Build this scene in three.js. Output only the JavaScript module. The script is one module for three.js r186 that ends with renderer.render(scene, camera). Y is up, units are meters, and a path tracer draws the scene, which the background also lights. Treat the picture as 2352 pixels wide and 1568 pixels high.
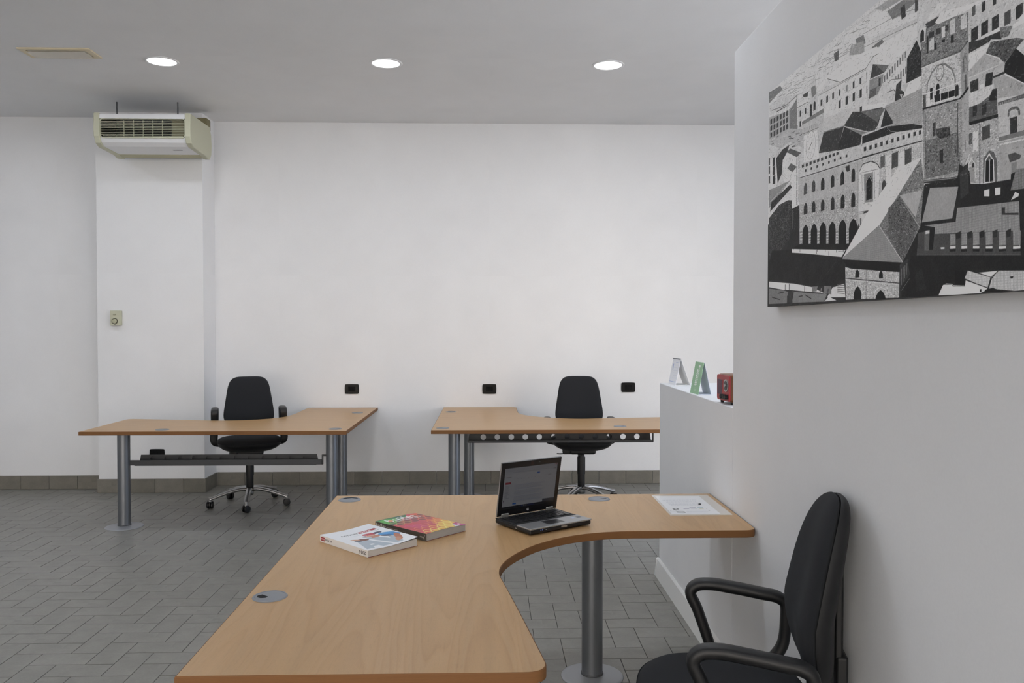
import * as THREE from 'three';
import { RoundedBoxGeometry } from 'three/addons/geometries/RoundedBoxGeometry.js';
import { mergeGeometries } from 'three/addons/utils/BufferGeometryUtils.js';
import { RectAreaLightUniformsLib } from 'three/addons/lights/RectAreaLightUniformsLib.js';

// ------------------------------------------------------------------ camera, sky, sun, exposure
const scene = new THREE.Scene();
const renderer = new THREE.WebGLRenderer({ antialias: true });
renderer.toneMapping = THREE.LinearToneMapping;
renderer.toneMappingExposure = 3.62;
renderer.shadowMap.enabled = true;
RectAreaLightUniformsLib.init();

const EYE = 1.53, FOCAL = 1898;                         // metres; pixels of a 2352 x 1568 frame
const camera = new THREE.PerspectiveCamera(THREE.MathUtils.radToDeg(2 * Math.atan(784 / FOCAL)), 1.5, 0.05, 120);
camera.position.set(0, EYE, 0);
camera.rotation.order = 'YXZ';
camera.rotation.set(-Math.atan(38 / FOCAL), -Math.atan(52 / FOCAL), 0);

scene.background = new THREE.Color().setRGB(0.74, 0.87, 1.12);   // clear daytime sky beyond the shop window
const sun = new THREE.DirectionalLight(new THREE.Color().setRGB(1.0, 0.975, 0.945), 7.2);
sun.name = 'sun';
sun.position.set(-6, 17, -14);
sun.target.position.set(0, 0, 8);
sun.castShadow = true;
Object.assign(sun.shadow.camera, { left: -25, right: 25, top: 25, bottom: -25, near: 1, far: 70 });
scene.add(sun, sun.target);
const LAMP = 17;                                         // radiance of a ceiling downlight

// ------------------------------------------------------------------ helpers
let seed = 7;
const rnd = () => { seed = (seed * 1664525 + 1013904223) >>> 0; return seed / 4294967296; };
const hash = (x, y) => { let h = Math.imul(x, 374761393) ^ Math.imul(y, 668265263); h = Math.imul(h ^ (h >>> 13), 1274126177); return ((h ^ (h >>> 16)) >>> 0) / 4294967296; };
const vnoise = (x, y) => {
  const ix = Math.floor(x), iy = Math.floor(y), fx = x - ix, fy = y - iy, u = fx * fx * (3 - 2 * fx), v = fy * fy * (3 - 2 * fy);
  const a = hash(ix, iy), b = hash(ix + 1, iy), c = hash(ix, iy + 1), d = hash(ix + 1, iy + 1);
  return a + (b - a) * u + (c - a) * v + (a - b - c + d) * u * v;
};
const fbm = (x, y, n = 4) => { let s = 0, a = 0.5; for (let i = 0; i < n; i++, a *= 0.5, x = x * 2 + 17, y = y * 2 + 31) s += a * vnoise(x, y); return s; };
function dataTex(w, h, fn, srgb = true) {
  const d = new Uint8Array(w * h * 4);
  for (let y = 0; y < h; y++) for (let x = 0; x < w; x++) {
    const c = fn(x, y), o = (y * w + x) * 4;
    for (let k = 0; k < 3; k++) d[o + k] = Math.max(0, Math.min(255, Array.isArray(c) ? c[k] : c));
    d[o + 3] = 255;
  }
  const t = new THREE.DataTexture(d, w, h);
  t.magFilter = THREE.LinearFilter; t.minFilter = THREE.LinearFilter; t.wrapS = t.wrapT = THREE.RepeatWrapping;
  if (srgb) t.colorSpace = THREE.SRGBColorSpace;
  t.needsUpdate = true;
  return t;
}
function canvasTex(w, h, draw) {
  const c = document.createElement('canvas'); c.width = w; c.height = h;
  draw(c.getContext('2d'), w, h);
  const t = new THREE.CanvasTexture(c);
  t.colorSpace = THREE.SRGBColorSpace;
  return t;
}
const mat = (color, o = {}) => new THREE.MeshStandardMaterial({ color, roughness: 0.6, ...o });
const phys = (color, o = {}) => new THREE.MeshPhysicalMaterial({ color, roughness: 0.6, ...o });
const taken = new Map();
const numbered = (name) => { const n = taken.get(name) ?? 0; taken.set(name, n + 1); return n ? name + '_' + String(n).padStart(3, '0') : name; };
function mesh(name, geo, m, parent) {
  const g = Array.isArray(geo) ? mergeGeometries(geo.map((q) => { const r = q.index ? q.toNonIndexed() : q; for (const k of Object.keys(r.attributes)) if (!['position', 'normal', 'uv'].includes(k)) r.deleteAttribute(k); return r; })) : geo;
  const o = new THREE.Mesh(g, m);
  o.name = parent ? name : numbered(name);
  o.castShadow = o.receiveShadow = true;
  (parent ?? scene).add(o);
  return o;
}
function tag(o, label, category, group) { o.userData.label = label; o.userData.category = category; if (group) o.userData.group = group; return o; }
function thing(name, label, category, pos = [0, 0, 0], turn = 0, group) {
  const o = new THREE.Group(); o.name = numbered(name); scene.add(o);
  o.position.set(...pos); o.rotation.y = turn;
  return tag(o, label, category, group);
}
function struct(name, geo, m, label) {
  const o = geo ? mesh(name, geo, m) : new THREE.Group();
  if (!geo) { o.name = numbered(name); scene.add(o); }
  o.userData.kind = 'structure';
  if (label) o.userData.label = label;
  return o;
}
const shift = (g, x, y, z) => g.translate(x, y, z);
const boxAt = (x0, x1, y0, y1, z0, z1) => new THREE.BoxGeometry(x1 - x0, y1 - y0, z1 - z0).translate((x0 + x1) / 2, (y0 + y1) / 2, (z0 + z1) / 2);
const rbox = (w, h, d, r = 0.004, s = 2) => new RoundedBoxGeometry(w, h, d, s, Math.min(r, w / 2.01, h / 2.01, d / 2.01));
const rboxAt = (x0, x1, y0, y1, z0, z1, r, s) => rbox(x1 - x0, y1 - y0, z1 - z0, r, s).translate((x0 + x1) / 2, (y0 + y1) / 2, (z0 + z1) / 2);
const cyl = (r0, r1, h, n = 32) => new THREE.CylinderGeometry(r0, r1, h, n);
const lathe = (pts, n = 40) => new THREE.LatheGeometry(pts.map((p) => new THREE.Vector2(p[0], p[1])), n);
function uvFrom(g, fn) {
  const p = g.attributes.position, n = g.attributes.normal, uv = new Float32Array(p.count * 2);
  for (let i = 0; i < p.count; i++) { const r = fn(p.getX(i), p.getY(i), p.getZ(i), n.getX(i), n.getY(i), n.getZ(i)); uv[2 * i] = r[0]; uv[2 * i + 1] = r[1]; }
  g.setAttribute('uv', new THREE.BufferAttribute(uv, 2));
  return g;
}
const boxUV = (g, s = 1) => uvFrom(g, (x, y, z, a, b, c) => (Math.abs(b) > 0.7 ? [x * s, z * s] : Math.abs(a) > Math.abs(c) ? [z * s, y * s] : [x * s, y * s]));
function gridGeo(rows, closed = false) {                 // rows of equal length -> smooth surface
  const R = rows.length, C = rows[0].length, pos = [], uv = [], idx = [];
  rows.forEach((r, i) => r.forEach((p, j) => { pos.push(...p); uv.push(j / (C - 1), i / (R - 1)); }));
  for (let i = 0; i < R - 1; i++) for (let j = 0; j < C - (closed ? 0 : 1); j++) {
    const a = i * C + j, b = i * C + (j + 1) % C, c = a + C, d = b + C;
    idx.push(a, b, c, b, d, c);
  }
  const g = new THREE.BufferGeometry();
  g.setAttribute('position', new THREE.Float32BufferAttribute(pos, 3));
  g.setAttribute('uv', new THREE.Float32BufferAttribute(uv, 2));
  g.setIndex(idx); g.computeVertexNormals();
  return g;
}
// a cushion: outline(angle) -> [a, b]; front(r, a, b) and back(r, a, b) give its two faces; put maps (a, b, depth) to a point
function pillow(outline, front, back, put, nA = 64, nR = 12) {
  const rows = [];
  const ring = (t, f) => { const r = []; for (let k = 0; k < nA; k++) { const [a, b] = outline((k / nA) * Math.PI * 2); const q = [a * t, b * t]; r.push(put(q[0], q[1], f(t, q[0], q[1]))); } return r; };
  for (let i = 0; i <= nR; i++) rows.push(ring(Math.sin((i / nR) * Math.PI / 2) * 0.999 + 0.001 * (i > 0) + 1e-4 * (i === 0), front));
  for (let i = nR; i >= 0; i--) rows.push(ring(Math.sin((i / nR) * Math.PI / 2) * 0.999 + 0.001 * (i > 0) + 1e-4 * (i === 0), back));
  return gridGeo(rows, true);
}
// sweep of an oval along a curve with a fixed side axis
function sweep(points, side, rw, rt, n = 60, closedPath = false, taper = () => 1, m = 12) {
  const cur = new THREE.CatmullRomCurve3(points.map((p) => new THREE.Vector3(...p)), closedPath, 'centripetal'), s = new THREE.Vector3(...side), rows = [];
  for (let i = 0; i <= n; i++) {
    const t = i / n, p = cur.getPoint(t), tan = cur.getTangent(t), up = new THREE.Vector3().crossVectors(s, tan).normalize(), sd = new THREE.Vector3().crossVectors(tan, up).normalize(), k = taper(t), row = [];
    for (let j = 0; j < m; j++) {
      const a = (j / m) * Math.PI * 2, c = Math.sign(Math.cos(a)) * Math.abs(Math.cos(a)) ** 0.7, d = Math.sign(Math.sin(a)) * Math.abs(Math.sin(a)) ** 0.7;
      row.push([p.x + sd.x * rw * k * c + up.x * rt * k * d, p.y + sd.y * rw * k * c + up.y * rt * k * d, p.z + sd.z * rw * k * c + up.z * rt * k * d]);
    }
    rows.push(row);
  }
  if (!closedPath) { const cap = (r) => { const c = [0, 1, 2].map((k) => r.reduce((q, v) => q + v[k], 0) / m); return r.map((v) => v.map((x, k) => c[k] + (x - c[k]) * 0.02)); }; rows.unshift(cap(rows[0])); rows.push(cap(rows[rows.length - 1])); }
  return gridGeo(rows, true);
}

// ------------------------------------------------------------------ materials
const paintBump = dataTex(256, 256, (x, y) => 118 + 60 * (fbm(x / 9, y / 9, 3) - 0.44) + 30 * (hash(x, y + 900) - 0.5), false);
const wallTone = dataTex(512, 512, (x, y) => { const v = 236 + 7 * (fbm(x / 70, y / 70, 4) - 0.47) + 2 * (hash(x, y) - 0.5); return [v, v, v]; });
const M = {};
const wallMat = (rgb) => { const b = paintBump.clone(); b.repeat.set(1.6, 1.6); return mat(new THREE.Color().setRGB(...rgb), { map: wallTone, roughness: 0.85, bumpMap: b, bumpScale: 0.0006 }); };
M.wall = wallMat([0.965, 0.97, 0.985]);                  // one white emulsion on walls, partition and ceiling
M.whiteTrim = mat(0xe6e6e4, { roughness: 0.45 });
const tileTex = dataTex(512, 512, (x, y) => { const v = 226 + 34 * (fbm(x / 40, y / 40, 4) - 0.47) + 16 * (fbm(x / 5, y / 5, 2) - 0.37) + 12 * (hash(x, y) - 0.5); return [v, v * 0.995, v * 0.975]; });
M.tiles = [0x989793, 0x969591, 0x9a9995, 0x979692].map((c) => mat(c, { map: tileTex, roughness: 0.37, bumpMap: paintBump, bumpScale: 0.0002 }));
M.skirting = [0x86827a, 0x807d75, 0x8b8780].map((c) => mat(c, { map: tileTex, roughness: 0.5 }));
M.grout = mat(0x4c4a46, { roughness: 0.9 });

// beech laminate: flowing growth figure along v, fine pores
const woodPix = (x, y) => {
  const u = x / 1024 * 1.8, v = y / 1024 * 2.0, strip = Math.floor(u / 0.16 + 0.5 * vnoise(3, v * 0.5)), xc = (strip + 0.5) * 0.16 + 0.05 * (hash(strip, 5) - 0.5), q = u - xc;
  const w = fbm(u * 10 + strip * 7, v * 1.3 + strip, 3), ph = q * q * 300 + v * (strip % 2 ? 3.1 : -2.6) + w * 3.6 + hash(strip, 2) * 9, s = ph - Math.floor(ph), ring = s < 0.82 ? s / 0.82 : (1 - s) / 0.18;
  const flow = fbm(u * 40, v * 1.6 + 50, 3) - 0.44, pore = vnoise(u * 480, v * 26 + 9) > 0.8 ? 1 : 0, fine = hash(x, y >> 2) - 0.5, vis = 0.35 + 0.9 * vnoise(u * 4 + 8, v * 2);
  const k = 1 - 0.034 * ring ** 4 * vis + 0.08 * flow - 0.02 * pore + 0.02 * fine;
  return [194 * k, (157 - 3 * ring * vis) * k, (111 - 5 * ring * vis) * k];
};
const woodTex = dataTex(1024, 1024, woodPix), bandTex = dataTex(256, 256, (x, y) => { const k = 0.96 + 0.1 * (fbm(x / 30, y / 2, 3) - 0.4) + 0.03 * (hash(x >> 2, y) - 0.5); return [132 * k, 92 * k, 57 * k]; });
M.wood = phys(0xffffff, { map: woodTex, roughness: 0.36, specularIntensity: 0.8 });
M.band = phys(0xffffff, { map: bandTex, roughness: 0.6, specularIntensity: 0.4 });
M.leg = mat(0x787b80, { roughness: 0.36, metalness: 0.7 });
M.footPlate = mat(0xa6a9ae, { roughness: 0.45, metalness: 0.2 });
M.grey = mat(0x8b8e93, { roughness: 0.5 });
M.greyDark = mat(0x55575a, { roughness: 0.5, metalness: 0.3 });
M.hole = mat(0x101012, { roughness: 0.9 });  // near-black colour of flat shapes painted as shaded openings
const weave = dataTex(256, 256, (x, y) => 120 + 70 * (((x >> 1) + (y >> 1)) % 2 - 0.5) + 60 * (hash(x, y) - 0.5), false); weave.repeat.set(14, 14);
M.fabric = phys(0x1e2024, { roughness: 0.95, bumpMap: weave, bumpScale: 0.0006, sheen: 0.25, sheenRoughness: 0.6, sheenColor: new THREE.Color(0x55585e) });
M.blackPlastic = mat(0x101012, { roughness: 0.46 });
M.tray = mat(0x3d3e40, { roughness: 0.5, metalness: 0.2 });
M.blackMatte = mat(0x131315, { roughness: 0.65 });
M.chrome = mat(0xb2b2b2, { roughness: 0.28, metalness: 0.9 });
M.beige = mat(0xc2c2ab, { roughness: 0.5 });
M.white = mat(0xe9eaec, { roughness: 0.4 });
M.paper = mat(0xf0f1f3, { roughness: 0.8 });

// ------------------------------------------------------------------ the room
const CEIL = 3.45, BACK = -7.93, LEFT = -5.8, RIGHT = 4.2, FRONT = 5.0, PX = 1.037, TOP = 0.74;
struct('wall_back', boxUV(boxAt(LEFT - 0.2, RIGHT + 0.2, -0.1, CEIL + 0.1, BACK - 0.2, BACK), 0.5), M.wall, 'white painted back wall');
struct('wall_back_left', boxUV(boxAt(LEFT, -3.557, 0, CEIL, BACK + 0.001, -7.795), 0.5), M.wall, 'white wall section left of the pillar');
struct('wall_pillar', boxUV(boxAt(-3.557, -2.603, 0, CEIL, BACK + 0.001, -7.605), 0.5), M.wall, 'white wall pillar behind the hanging fan unit');
struct('wall_left', boxUV(boxAt(LEFT - 0.2, LEFT, -0.1, CEIL + 0.1, BACK, FRONT), 0.5), M.wall);
const SIDE = [-5.6, 0.2];
struct('wall_right', [boxAt(RIGHT, RIGHT + 0.2, -0.1, 0.3, BACK, FRONT), boxAt(RIGHT, RIGHT + 0.2, 2.9, CEIL + 0.1, BACK, FRONT), boxAt(RIGHT, RIGHT + 0.2, 0.3, 2.9, BACK, SIDE[0]), boxAt(RIGHT, RIGHT + 0.2, 0.3, 2.9, SIDE[1], FRONT)].map((g) => boxUV(g, 0.5)), M.wall);
struct('ceiling', boxUV(boxAt(LEFT - 0.2, RIGHT + 0.2, CEIL, CEIL + 0.2, BACK - 0.2, FRONT + 0.2), 0.5), M.wall, 'white plaster ceiling');
// shop front with three large glazed openings
const OPEN = [[-5.4, -2.35], [-2.05, 1.0], [1.3, 3.9]], SILL = 0.12, HEAD = 2.85;
struct('wall_front', [
  boxAt(LEFT - 0.2, RIGHT + 0.2, HEAD, CEIL + 0.1, FRONT, FRONT + 0.2), boxAt(LEFT - 0.2, RIGHT + 0.2, -0.1, SILL, FRONT, FRONT + 0.2),
  boxAt(LEFT - 0.2, OPEN[0][0], SILL, HEAD, FRONT, FRONT + 0.2), boxAt(OPEN[0][1], OPEN[1][0], SILL, HEAD, FRONT, FRONT + 0.2),
  boxAt(OPEN[1][1], OPEN[2][0], SILL, HEAD, FRONT, FRONT + 0.2), boxAt(OPEN[2][1], RIGHT + 0.2, SILL, HEAD, FRONT, FRONT + 0.2)].map((g) => boxUV(g, 0.5)), M.wall);
const paneMat = phys(0xffffff, { transmission: 1, thickness: 0, roughness: 0, ior: 1.5 });
OPEN.forEach(([a, b], i) => {
  const w = struct('window_' + (i + 1));
  mesh('frame', [boxAt(a, b, SILL, SILL + 0.06, FRONT + 0.06, FRONT + 0.12), boxAt(a, b, HEAD - 0.06, HEAD, FRONT + 0.06, FRONT + 0.12), boxAt(a, a + 0.06, SILL, HEAD, FRONT + 0.06, FRONT + 0.12), boxAt(b - 0.06, b, SILL, HEAD, FRONT + 0.06, FRONT + 0.12), boxAt((a + b) / 2 - 0.03, (a + b) / 2 + 0.03, SILL, HEAD, FRONT + 0.06, FRONT + 0.12)], M.greyDark, w);
  for (const k of [0, 1]) { const x0 = k ? (a + b) / 2 + 0.03 : a + 0.06, x1 = k ? b - 0.06 : (a + b) / 2 - 0.03; mesh('pane', new THREE.PlaneGeometry(x1 - x0, HEAD - SILL - 0.12).translate((x0 + x1) / 2, (HEAD + SILL) / 2, FRONT + 0.09), paneMat, w); }
});
{
  const w = struct('window_4'), x0 = RIGHT + 0.06, x1 = RIGHT + 0.12, [a, b] = SIDE, mid = (a + b) / 2;
  mesh('frame', [boxAt(x0, x1, 0.3, 0.36, a, b), boxAt(x0, x1, 2.84, 2.9, a, b), boxAt(x0, x1, 0.3, 2.9, a, a + 0.06), boxAt(x0, x1, 0.3, 2.9, b - 0.06, b), boxAt(x0, x1, 0.3, 2.9, mid - 0.03, mid + 0.03)], M.greyDark, w);
  for (const [p, q] of [[a + 0.06, mid - 0.03], [mid + 0.03, b - 0.06]]) mesh('pane', new THREE.PlaneGeometry(q - p, 2.48).rotateY(Math.PI / 2).translate(RIGHT + 0.09, 1.6, (p + q) / 2), paneMat, w);
}
struct('street_ground', [boxAt(-40, 40, -0.5, -0.12, FRONT + 0.2, 40), boxAt(RIGHT + 0.2, 40, -0.5, -0.12, -40, FRONT + 0.2)], mat(0xb6b3ae, { roughness: 0.9 }));
struct('street_facade', [boxAt(-40, 40, -0.12, 8.5, 17, 19), boxAt(-40.3, 40.3, 8.5, 8.8, 16.6, 19.3)], mat(0xcfc6ba, { roughness: 0.9 }));

// partition: tall stretch carrying the print, then a low wide ledge
const tallEnd = -3.49, lowEnd = -5.0, LEDGE = 1.177, TALL = 2.683;
struct('wall_partition', [rboxAt(PX, PX + 0.14, 0, TALL, tallEnd, 0.6, 0.004, 1), rboxAt(PX, PX + 0.6, 0, LEDGE, lowEnd, tallEnd - 0.0005, 0.004, 1)].map((g) => boxUV(g, 0.5)), M.wall, 'white partition wall stepping down to a low ledge');
{
  const sh = new THREE.Shape([[0, 0], [-0.025, 0], [-0.013, 0.1], [-0.006, 0.108], [0, 0.108]].map((p) => new THREE.Vector2(...p)));
  const g1 = new THREE.ExtrudeGeometry(sh, { depth: 0.6 - lowEnd + 0.02, bevelEnabled: false }).translate(PX, 0, lowEnd - 0.02);
  const g2 = new THREE.ExtrudeGeometry(sh, { depth: 0.62, bevelEnabled: false }).rotateY(Math.PI / 2).scale(1, 1, 1).translate(PX - 0.02, 0, lowEnd);
  struct('baseboard_partition', [g1, g2], M.whiteTrim, 'white moulded skirting at the partition foot');
}
// floor: herringbone of 1:2 stoneware tiles on a screed, joints recessed
const tileGeo = (w, d, h, bevel, ou, ov) => {
  const a = w / 2, b = d / 2, c = a - bevel, e = b - bevel, lo = -h, mid = -bevel * 0.7;
  const quads = [[[-c, 0, e], [c, 0, e], [c, 0, -e], [-c, 0, -e]], [[-a, mid, b], [a, mid, b], [c, 0, e], [-c, 0, e]], [[a, mid, b], [a, mid, -b], [c, 0, -e], [c, 0, e]], [[a, mid, -b], [-a, mid, -b], [-c, 0, -e], [c, 0, -e]], [[-a, mid, -b], [-a, mid, b], [-c, 0, e], [-c, 0, -e]],
    [[-a, lo, b], [a, lo, b], [a, mid, b], [-a, mid, b]], [[a, lo, b], [a, lo, -b], [a, mid, -b], [a, mid, b]], [[a, lo, -b], [-a, lo, -b], [-a, mid, -b], [a, mid, -b]], [[-a, lo, -b], [-a, lo, b], [-a, mid, b], [-a, mid, -b]]];
  const pos = [], uv = [];
  for (const q of quads) for (const k of [0, 1, 2, 0, 2, 3]) { pos.push(...q[k]); uv.push(q[k][0] * 1.3 + ou, q[k][2] * 1.3 + ov); }
  const g = new THREE.BufferGeometry();
  g.setAttribute('position', new THREE.Float32BufferAttribute(pos, 3)); g.setAttribute('uv', new THREE.Float32BufferAttribute(uv, 2)); g.computeVertexNormals();
  return g;
};
const deskOutline = (tight) => {                        // outline in (u, v): u along the long arm, v along the short arm, from the outer corner
  const U = 1.965, V = 1.735, s = new THREE.Shape(), e = tight ? 0.655 : 0.69;
  s.moveTo(0, 0); s.lineTo(U, 0); s.lineTo(U, 0.782); s.quadraticCurveTo(U, 0.838, U - 0.055, 0.834);
  if (tight) { s.bezierCurveTo(1.7, 0.8, 1.42, 0.74, 1.25, 0.712); s.bezierCurveTo(1.1, 0.695, 0.95, 0.7, 0.83, 0.79); s.bezierCurveTo(0.72, 0.87, e, 0.98, e, 1.26); } else { s.bezierCurveTo(1.7, 0.805, 1.42, 0.765, 1.25, 0.737); s.bezierCurveTo(1.13, 0.722, 1.0, 0.775, 0.875, 0.87); s.bezierCurveTo(0.77, 0.965, 0.695, 1.07, e, 1.26); }
  s.lineTo(e, V - 0.05); s.quadraticCurveTo(e, V, e - 0.05, V); s.lineTo(0, V); s.lineTo(0, 0);
  return s.getPoints(10).slice(0, -1);
};
const frontOutline = deskOutline(false);
const insideDesk = (u, v) => { let c = false; for (let i = 0, j = frontOutline.length - 1; i < frontOutline.length; j = i++) { const p = frontOutline[i], q = frontOutline[j]; if ((p.y > v) !== (q.y > v) && u < ((q.x - p.x) * (v - p.y)) / (q.y - p.y) + p.x) c = !c; } return c; };
{
  const floor = struct('floor', null, null, 'grey stoneware floor laid in herringbone');
  mesh('screed', boxAt(LEFT - 0.2, RIGHT + 0.2, -0.12, -0.0022, BACK - 0.2, FRONT + 0.2), M.grout, floor);
  const w = 0.1275, x0 = 0.6 - 3 * w, z0 = -4.13, vars = [0, 1, 2, 3].map((k) => [tileGeo(2 * w - 0.0032, w - 0.0032, 0.01, 0.0012, k * 0.31, k * 0.17), tileGeo(w - 0.0032, 2 * w - 0.0032, 0.01, 0.0012, k * 0.23 + 0.4, k * 0.37)]);
  const list = [], n0 = new THREE.Vector3();
  camera.updateMatrixWorld(); camera.updateProjectionMatrix();
  for (let j = Math.floor((BACK - z0) / w) - 1; (j + 2) * w + z0 < FRONT + 0.1; j++) for (let i = Math.floor((LEFT - x0) / w) - 1; (i + 2) * w + x0 < RIGHT + 0.2; i++) {
    const k = (((i - j) % 4) + 4) % 4;
    if (k !== 0 && k !== 3) continue;
    const hor = k === 0, x = x0 + (i + (hor ? 1 : 0.5)) * w, z = z0 + (j + (hor ? 0.5 : 1)) * w;
    const p = n0.set(x, 0, z).clone().project(camera), seen = z < -1 && Math.abs(p.x) < 1.02 && Math.abs(p.y) < 1.05;
    const f = (EYE - TOP) / EYE, dx = x * f, dz = z * f, hid = insideDesk(dz + 3.83, dx + 0.705) || (x > PX - 0.05 && z > lowEnd) || (x > PX && x > (PX / lowEnd) * z);
    list.push({ x, z, hor, score: seen && !hid ? -1 / z : 0 });
  }
  list.sort((a, b) => b.score - a.score || a.z - b.z || a.x - b.x);
  const rest = [];
  list.forEach((t, q) => {
    const v = Math.floor(hash(Math.round(t.x * 100), Math.round(t.z * 100)) * 4), g = vars[v][t.hor ? 0 : 1], dy = (hash(Math.round(t.z * 90), Math.round(t.x * 70)) - 0.5) * 0.0006;
    if (q < 300 && t.score > 0) { const m = mesh('tile', g, M.tiles[Math.floor(hash(q, 77) * 4)], floor); m.position.set(t.x, dy, t.z); m.name = q ? 'tile_' + String(q).padStart(3, '0') : 'tile'; } else rest.push(g.clone().translate(t.x, dy, t.z));
  });
  mesh('far_tile_field', mergeGeometries(rest), M.tiles[0], floor).userData.kind = 'stuff';
}
// stoneware skirting, tile by tile
{
  const strip = (name, from, dir, len, outward, label) => {
    const g = struct(name, null, null, label), n = Math.ceil(len / 0.2605);
    for (let k = 0; k < n; k++) {
      const L = Math.min(0.258, len - k * 0.2605);
      if (L < 0.02) continue;
      const m = mesh(k ? 'tile_' + String(k).padStart(3, '0') : 'tile', uvFrom(rbox(L, 0.126 + 0.0015 * (hash(k, 3) - 0.5), 0.012, 0.002, 1), (x, y) => [x * 1.3 + k * 0.37, y * 1.3 + k * 0.21]), M.skirting[Math.floor(hash(k, name.length) * 3)], g);
      const c = k * 0.2605 + L / 2;
      m.position.set(from[0] + dir[0] * c + outward[0] * 0.006, 0.064, from[1] + dir[1] * c + outward[1] * 0.006);
      m.rotation.y = dir[0] ? 0 : Math.PI / 2;
    }
  };
  strip('baseboard_back', [-2.59, BACK], [1, 0], 6.75, [0, 1], 'grey stoneware skirting along the back wall');
  strip('baseboard_pillar', [-3.57, -7.605], [1, 0], 0.98, [0, 1], 'grey stoneware skirting on the pillar front');
  strip('baseboard_pillar_side', [-2.603, -7.606], [0, -1], 0.31, [1, 0], 'grey stoneware skirting on the pillar side');
  strip('baseboard_left', [-3.58, -7.795], [-1, 0], 2.2, [0, 1], 'grey stoneware skirting left of the pillar');
}

// ------------------------------------------------------------------ ceiling fittings
const lampDisc = mat(0x000000, { emissive: new THREE.Color().setRGB(1, 1, 1), emissiveIntensity: 0.6 });
const downRows = [-6.13, -3.75, 0.7], downCols = [-4.02, -2.385, -0.757, 0.879, 2.52];
downRows.forEach((z, r) => downCols.forEach((x, c) => {
  const seen = r === 0 && c >= 1 && c <= 3;
  const label = seen ? ['round recessed downlight nearest the hanging fan unit', 'round recessed downlight above the gap between two rear desks', 'round recessed downlight above the chair nearest the low ledge'][c - 1] : 'round recessed ceiling downlight in a row outside the view';
  const d = thing('downlight', label, 'downlight', [x, CEIL, z], 0, 'round recessed ceiling downlights');
  mesh('trim_ring', lathe([[0.1, -0.001], [0.105, -0.006], [0.117, -0.005], [0.12, -0.0005], [0.12, 0.004], [0.1, 0.004]]), M.white, d);
  mesh('diffuser', new THREE.CircleGeometry(0.104, 40).rotateX(Math.PI / 2).translate(0, -0.0025, 0), lampDisc, d);
  const l = new THREE.RectAreaLight(new THREE.Color().setRGB(0.91, 0.97, 1.06), LAMP, 0.19, 0.19);
  l.name = 'downlight_glow'; l.position.set(0, -0.01, 0); l.rotation.x = -Math.PI / 2; d.add(l);
}));
{
  const e = thing('emergency_light', 'flush rectangular ceiling light with cream frame and clear cover', 'ceiling light', [-3.025, CEIL, -5.95]);
  const f = new THREE.Shape([[-0.245, -0.1], [0.245, -0.1], [0.245, 0.1], [-0.245, 0.1]].map((p) => new THREE.Vector2(...p)));
  f.holes.push(new THREE.Path([[-0.205, -0.07], [-0.205, 0.07], [0.205, 0.07], [0.205, -0.07]].map((p) => new THREE.Vector2(...p))));
  mesh('frame', new THREE.ExtrudeGeometry(f, { depth: 0.006, bevelSize: 0.003, bevelThickness: 0.003, bevelSegments: 2 }).rotateX(Math.PI / 2).translate(0, -0.001, 0), mat(0xddd0b2, { roughness: 0.5 }), e);
  mesh('reflector', rboxAt(-0.2, 0.2, -0.006, -0.001, -0.066, 0.066, 0.003), mat(0xdedbd2, { roughness: 0.4 }), e);
  mesh('tube', cyl(0.007, 0.007, 0.34, 12).rotateZ(Math.PI / 2).translate(0.01, -0.012, -0.02), M.white, e);
  mesh('cover', rboxAt(-0.203, 0.203, -0.019, -0.016, -0.068, 0.068, 0.002), phys(0xf6f2ea, { transmission: 0.8, thickness: 0, roughness: 0.3 }), e);
}
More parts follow.
